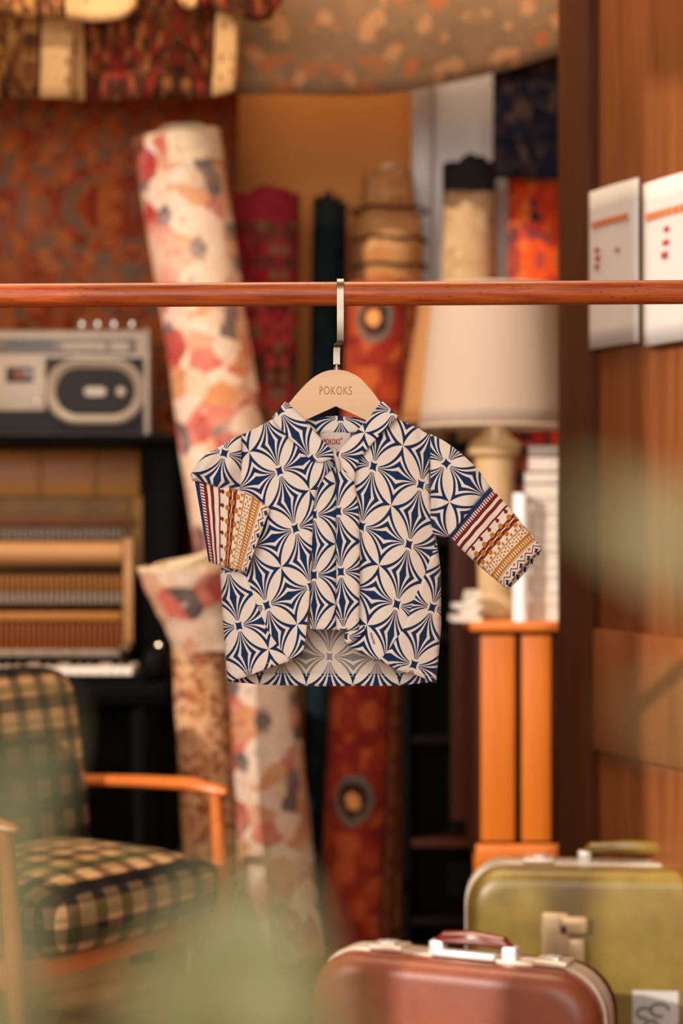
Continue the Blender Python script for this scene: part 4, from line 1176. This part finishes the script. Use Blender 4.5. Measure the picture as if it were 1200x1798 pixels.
def suitcase(loc, rot, w, h, t, r, hide, back, label, hmat, hx, locks, hw=.12):
    root = empty('suitcase', loc, rot, False); tag(root, label, 'suitcase', 'old suitcases on the floor')
    z = .004
    def up(bm): bmesh.ops.translate(bm, verts=bm.verts, vec=(0, 0, z)); return bm
    obj('front_shell', up(shell(w, h, r, -t/2, -.012, .03, True)), hide, root, smooth=50)
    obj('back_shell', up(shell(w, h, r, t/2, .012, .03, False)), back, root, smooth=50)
    obj('edge_band', up(band(w, h, r, -.02, -.003, .004)), MT['case_metal'], root, smooth=50)
    obj('edge_band', up(band(w, h, r, .003, .02, .004)), MT['case_metal'], root, smooth=50)
    obj('edge_seam', up(band(w, h, r, -.0035, .0035, .001)), MT['dark_lining'], root, smooth=50)
    T = h+z
    hd = obj('handle', tube(nb(), [(hx-hw/2, -.0, T+.016), (hx-hw/2+.012, 0, T+.026), (hx, 0, T+.030), (hx+hw/2-.012, 0, T+.026), (hx+hw/2, 0, T+.016)], [.008, .011, .012, .011, .008], 12), hmat, root)
    for s_ in (-1, 1): obj('handle_mount', bx(hx+s_*hw/2-.012, hx+s_*hw/2+.012, -.012, .012, T+.002, T+.022, .004, 3), MT['mount_white'], hd)
    for lx in locks:
        lk = obj('latch', bx(lx-.028, lx+.028, -.026, .02, T+.001, T+.010, .003, 3), MT['case_metal'], root)
        obj('latch_button', bx(lx-.012, lx+.012, -.018, .008, T+.010, T+.014, .002), MT['mount_white'], lk)
    return root, T
RDp = 3.1
rc_ = suitcase((W(812, 0, RDp).x, RDp, 0), math.radians(-24), .47, .335, .15, .075, MT['red_hide'], MT['dark_lining'], 'red brown hard suitcase with pale metal edges at the bottom right', MT['handle_brown'], .02, (-.12, .15))
red, RTz = rc_
# bright nickel plate that carries the handle
obj('handle_plate', bx(-.045, .062, -.03, -.006, RTz+.002, RTz+.012, .003, 2), MT['mount_white'], red)
olv, OTz = suitcase((W(1090, 0, 3.48).x, 3.50, 0), math.radians(-6), .53, .408, .17, .07, MT['olive_hide'], MT['olive_hide'], 'taller olive green hard suitcase with cream lock, behind the red brown one', MT['handle_olive'], .02, (-.14, .17), hw=.16)
# cream lock on the front of the olive case, and a paper sticker
lxo = -.10; lzo = OTz-.115
lk = obj('lock_plate', bx(lxo-.035, lxo+.012, -.098, -.086, lzo-.03, lzo+.045, .006, 3), MT['lock_cream'], olv)
obj('lock_hasp', bx(lxo-.005, lxo+.045, -.106, -.092, lzo+.01, lzo+.04, .008, 3), MT['lock_cream'], lk)
obj('lock_tongue', bx(lxo+.008, lxo+.04, -.104, -.090, lzo-.045, lzo+.004, .008, 3), MT['lock_cream'], lk)
obj('keyhole', bx(lxo-.002, lxo+.008, -.1075, -.10, lzo+.012, lzo+.026, .002), MT['dark_lining'], lk)
st_ = obj('paper_sticker', bx(.02, .098, -.0945, -.0925, OTz-.30, OTz-.20), MT['notice_paper'], olv, smooth=0)
st_['label'] = 'white paper sticker with a dark green scribble'
MT['green_ink'] = plain('green_ink', (86, 90, 60), .8, var=.2, scale=40)
for (a, b, c, r0) in ((.04, 0, 0, .013), (.066, .006, 0, .016), (.052, -.02, 0, .011)):
    obj('scribble', tube(nb(), [(a+r0*math.cos(k*PI/5), -.0955, OTz-.238+b+r0*.7*math.sin(k*PI/5)) for k in range(9)], .0022, 6), MT['green_ink'], st_)

# ------------------------------------------------------------------ house plants close to the lens
m = M('sage_leaf', .5); n = m.noise(m.coord(), 20, 3)
m.color(m.ramp(n, [(.3, (82, 80, 38)), (.7, (98, 94, 50))])); m.set(Subsurface_Weight=0.0); MT['leaf'] = m.m
MT['stem'] = plain('plant_stem', (96, 96, 48), .6); MT['soil'] = plain('potting_soil', (50, 34, 22), .95, var=.3, scale=60); MT['terracotta'] = plain('terracotta', (176, 96, 58), .8, var=.1)
def leaf(parent, pts, w, curl=.15):
    pts = [Vector(p) for p in catmull([tuple(p) for p in pts], 6)]; n = len(pts); bm = nb(); rows = []
    for i, p in enumerate(pts):
        t = i/(n-1); tn = (pts[min(i+1, n-1)]-pts[max(i-1, 0)]).normalized()
        side = tn.cross(Vector((0, -1, .15))).normalized(); nr = side.cross(tn)
        ww = w*max(.04, math.sin(PI*min(1, .06+.94*t))**.7)
        rows.append([bm.verts.new(p+side*ww*.5*s+nr*curl*ww*abs(s)**1.5) for s in (-1, -.5, 0, .5, 1)])
    for a, b in zip(rows, rows[1:]):
        for k in range(4): bm.faces.new((a[k], a[k+1], b[k+1], b[k]))
    o = obj('leaf', bm, MT['leaf'], parent, smooth=80)
    so = o.modifiers.new('t', 'SOLIDIFY'); so.thickness = .0006
def plant(px_, py_, label, stemtop, leaves):
    r = empty('potted_plant', (px_, py_, 0)); tag(r, label, 'plant', 'house plants close to the lens')
    bm, rr = lathe(nb(), [(.001, .004), (.085, .004), (.09, 0), (.115, .19), (.125, .19), (.125, .22), (.112, .22), (.105, .19), (.10, .03)], px_, py_, 0, 28)
    obj('pot', bm, MT['terracotta'], r)
    obj('soil', lathe_closed([(.103, .15), (.104, .19), (.05, .2), (.002, .203)], px_, py_, 0, 24), MT['soil'], r)
    for top in stemtop:
        obj('stem', tube(nb(), catmull([(px_, py_, .19), ((px_*2+top[0])/3, (py_*2+top[1])/3, .4), tuple(top)], 6), [.006-.003*k/12 for k in range(13)], 8), MT['stem'], r)
    for pts, w in leaves: leaf(r, pts, w)
PD = .38
def at(px, py, d=PD): return tuple(W(px, py, d))
plant(-.035, .55, 'green leafy plant close to the lens at the bottom left, blurred', [at(380, 2150, .55), at(150, 2150, .55), at(470, 2250, .56)], [
    ((at(380, 2150, .55), at(395, 1900), at(420, 1690), at(460, 1520)), .036),
    ((at(380, 2150, .55), at(300, 1960), at(250, 1800), at(215, 1700)), .008),
    ((at(470, 2250, .56), at(530, 2000), at(560, 1830), at(580, 1740)), .024),
    ((at(150, 2150, .55), at(60, 1900), at(-10, 1600), at(30, 1400), at(85, 1240)), .013),
    ((at(150, 2150, .55), at(0, 2000), at(-150, 1800), at(-260, 1650)), .02),
])
plant(.235, .55, 'green leafy plant close to the lens at the right edge, blurred', [at(1900, 1500, .55), at(2100, 1350, .55)], [
    ((at(1900, 1500, .55), at(1700, 1240, .40), at(1330, 1020, .33), at(1120, 920, .33), at(1020, 860, .33)), .0115),
    ((at(1900, 1500, .55), at(1640, 1340, .42), at(1300, 1270, .34), at(1110, 1245, .34)), .006),
    ((at(2100, 1350, .55), at(1900, 1000), at(1700, 760)), .03),
    ((at(2100, 1350, .55), at(2300, 1000), at(2500, 900)), .03),
])
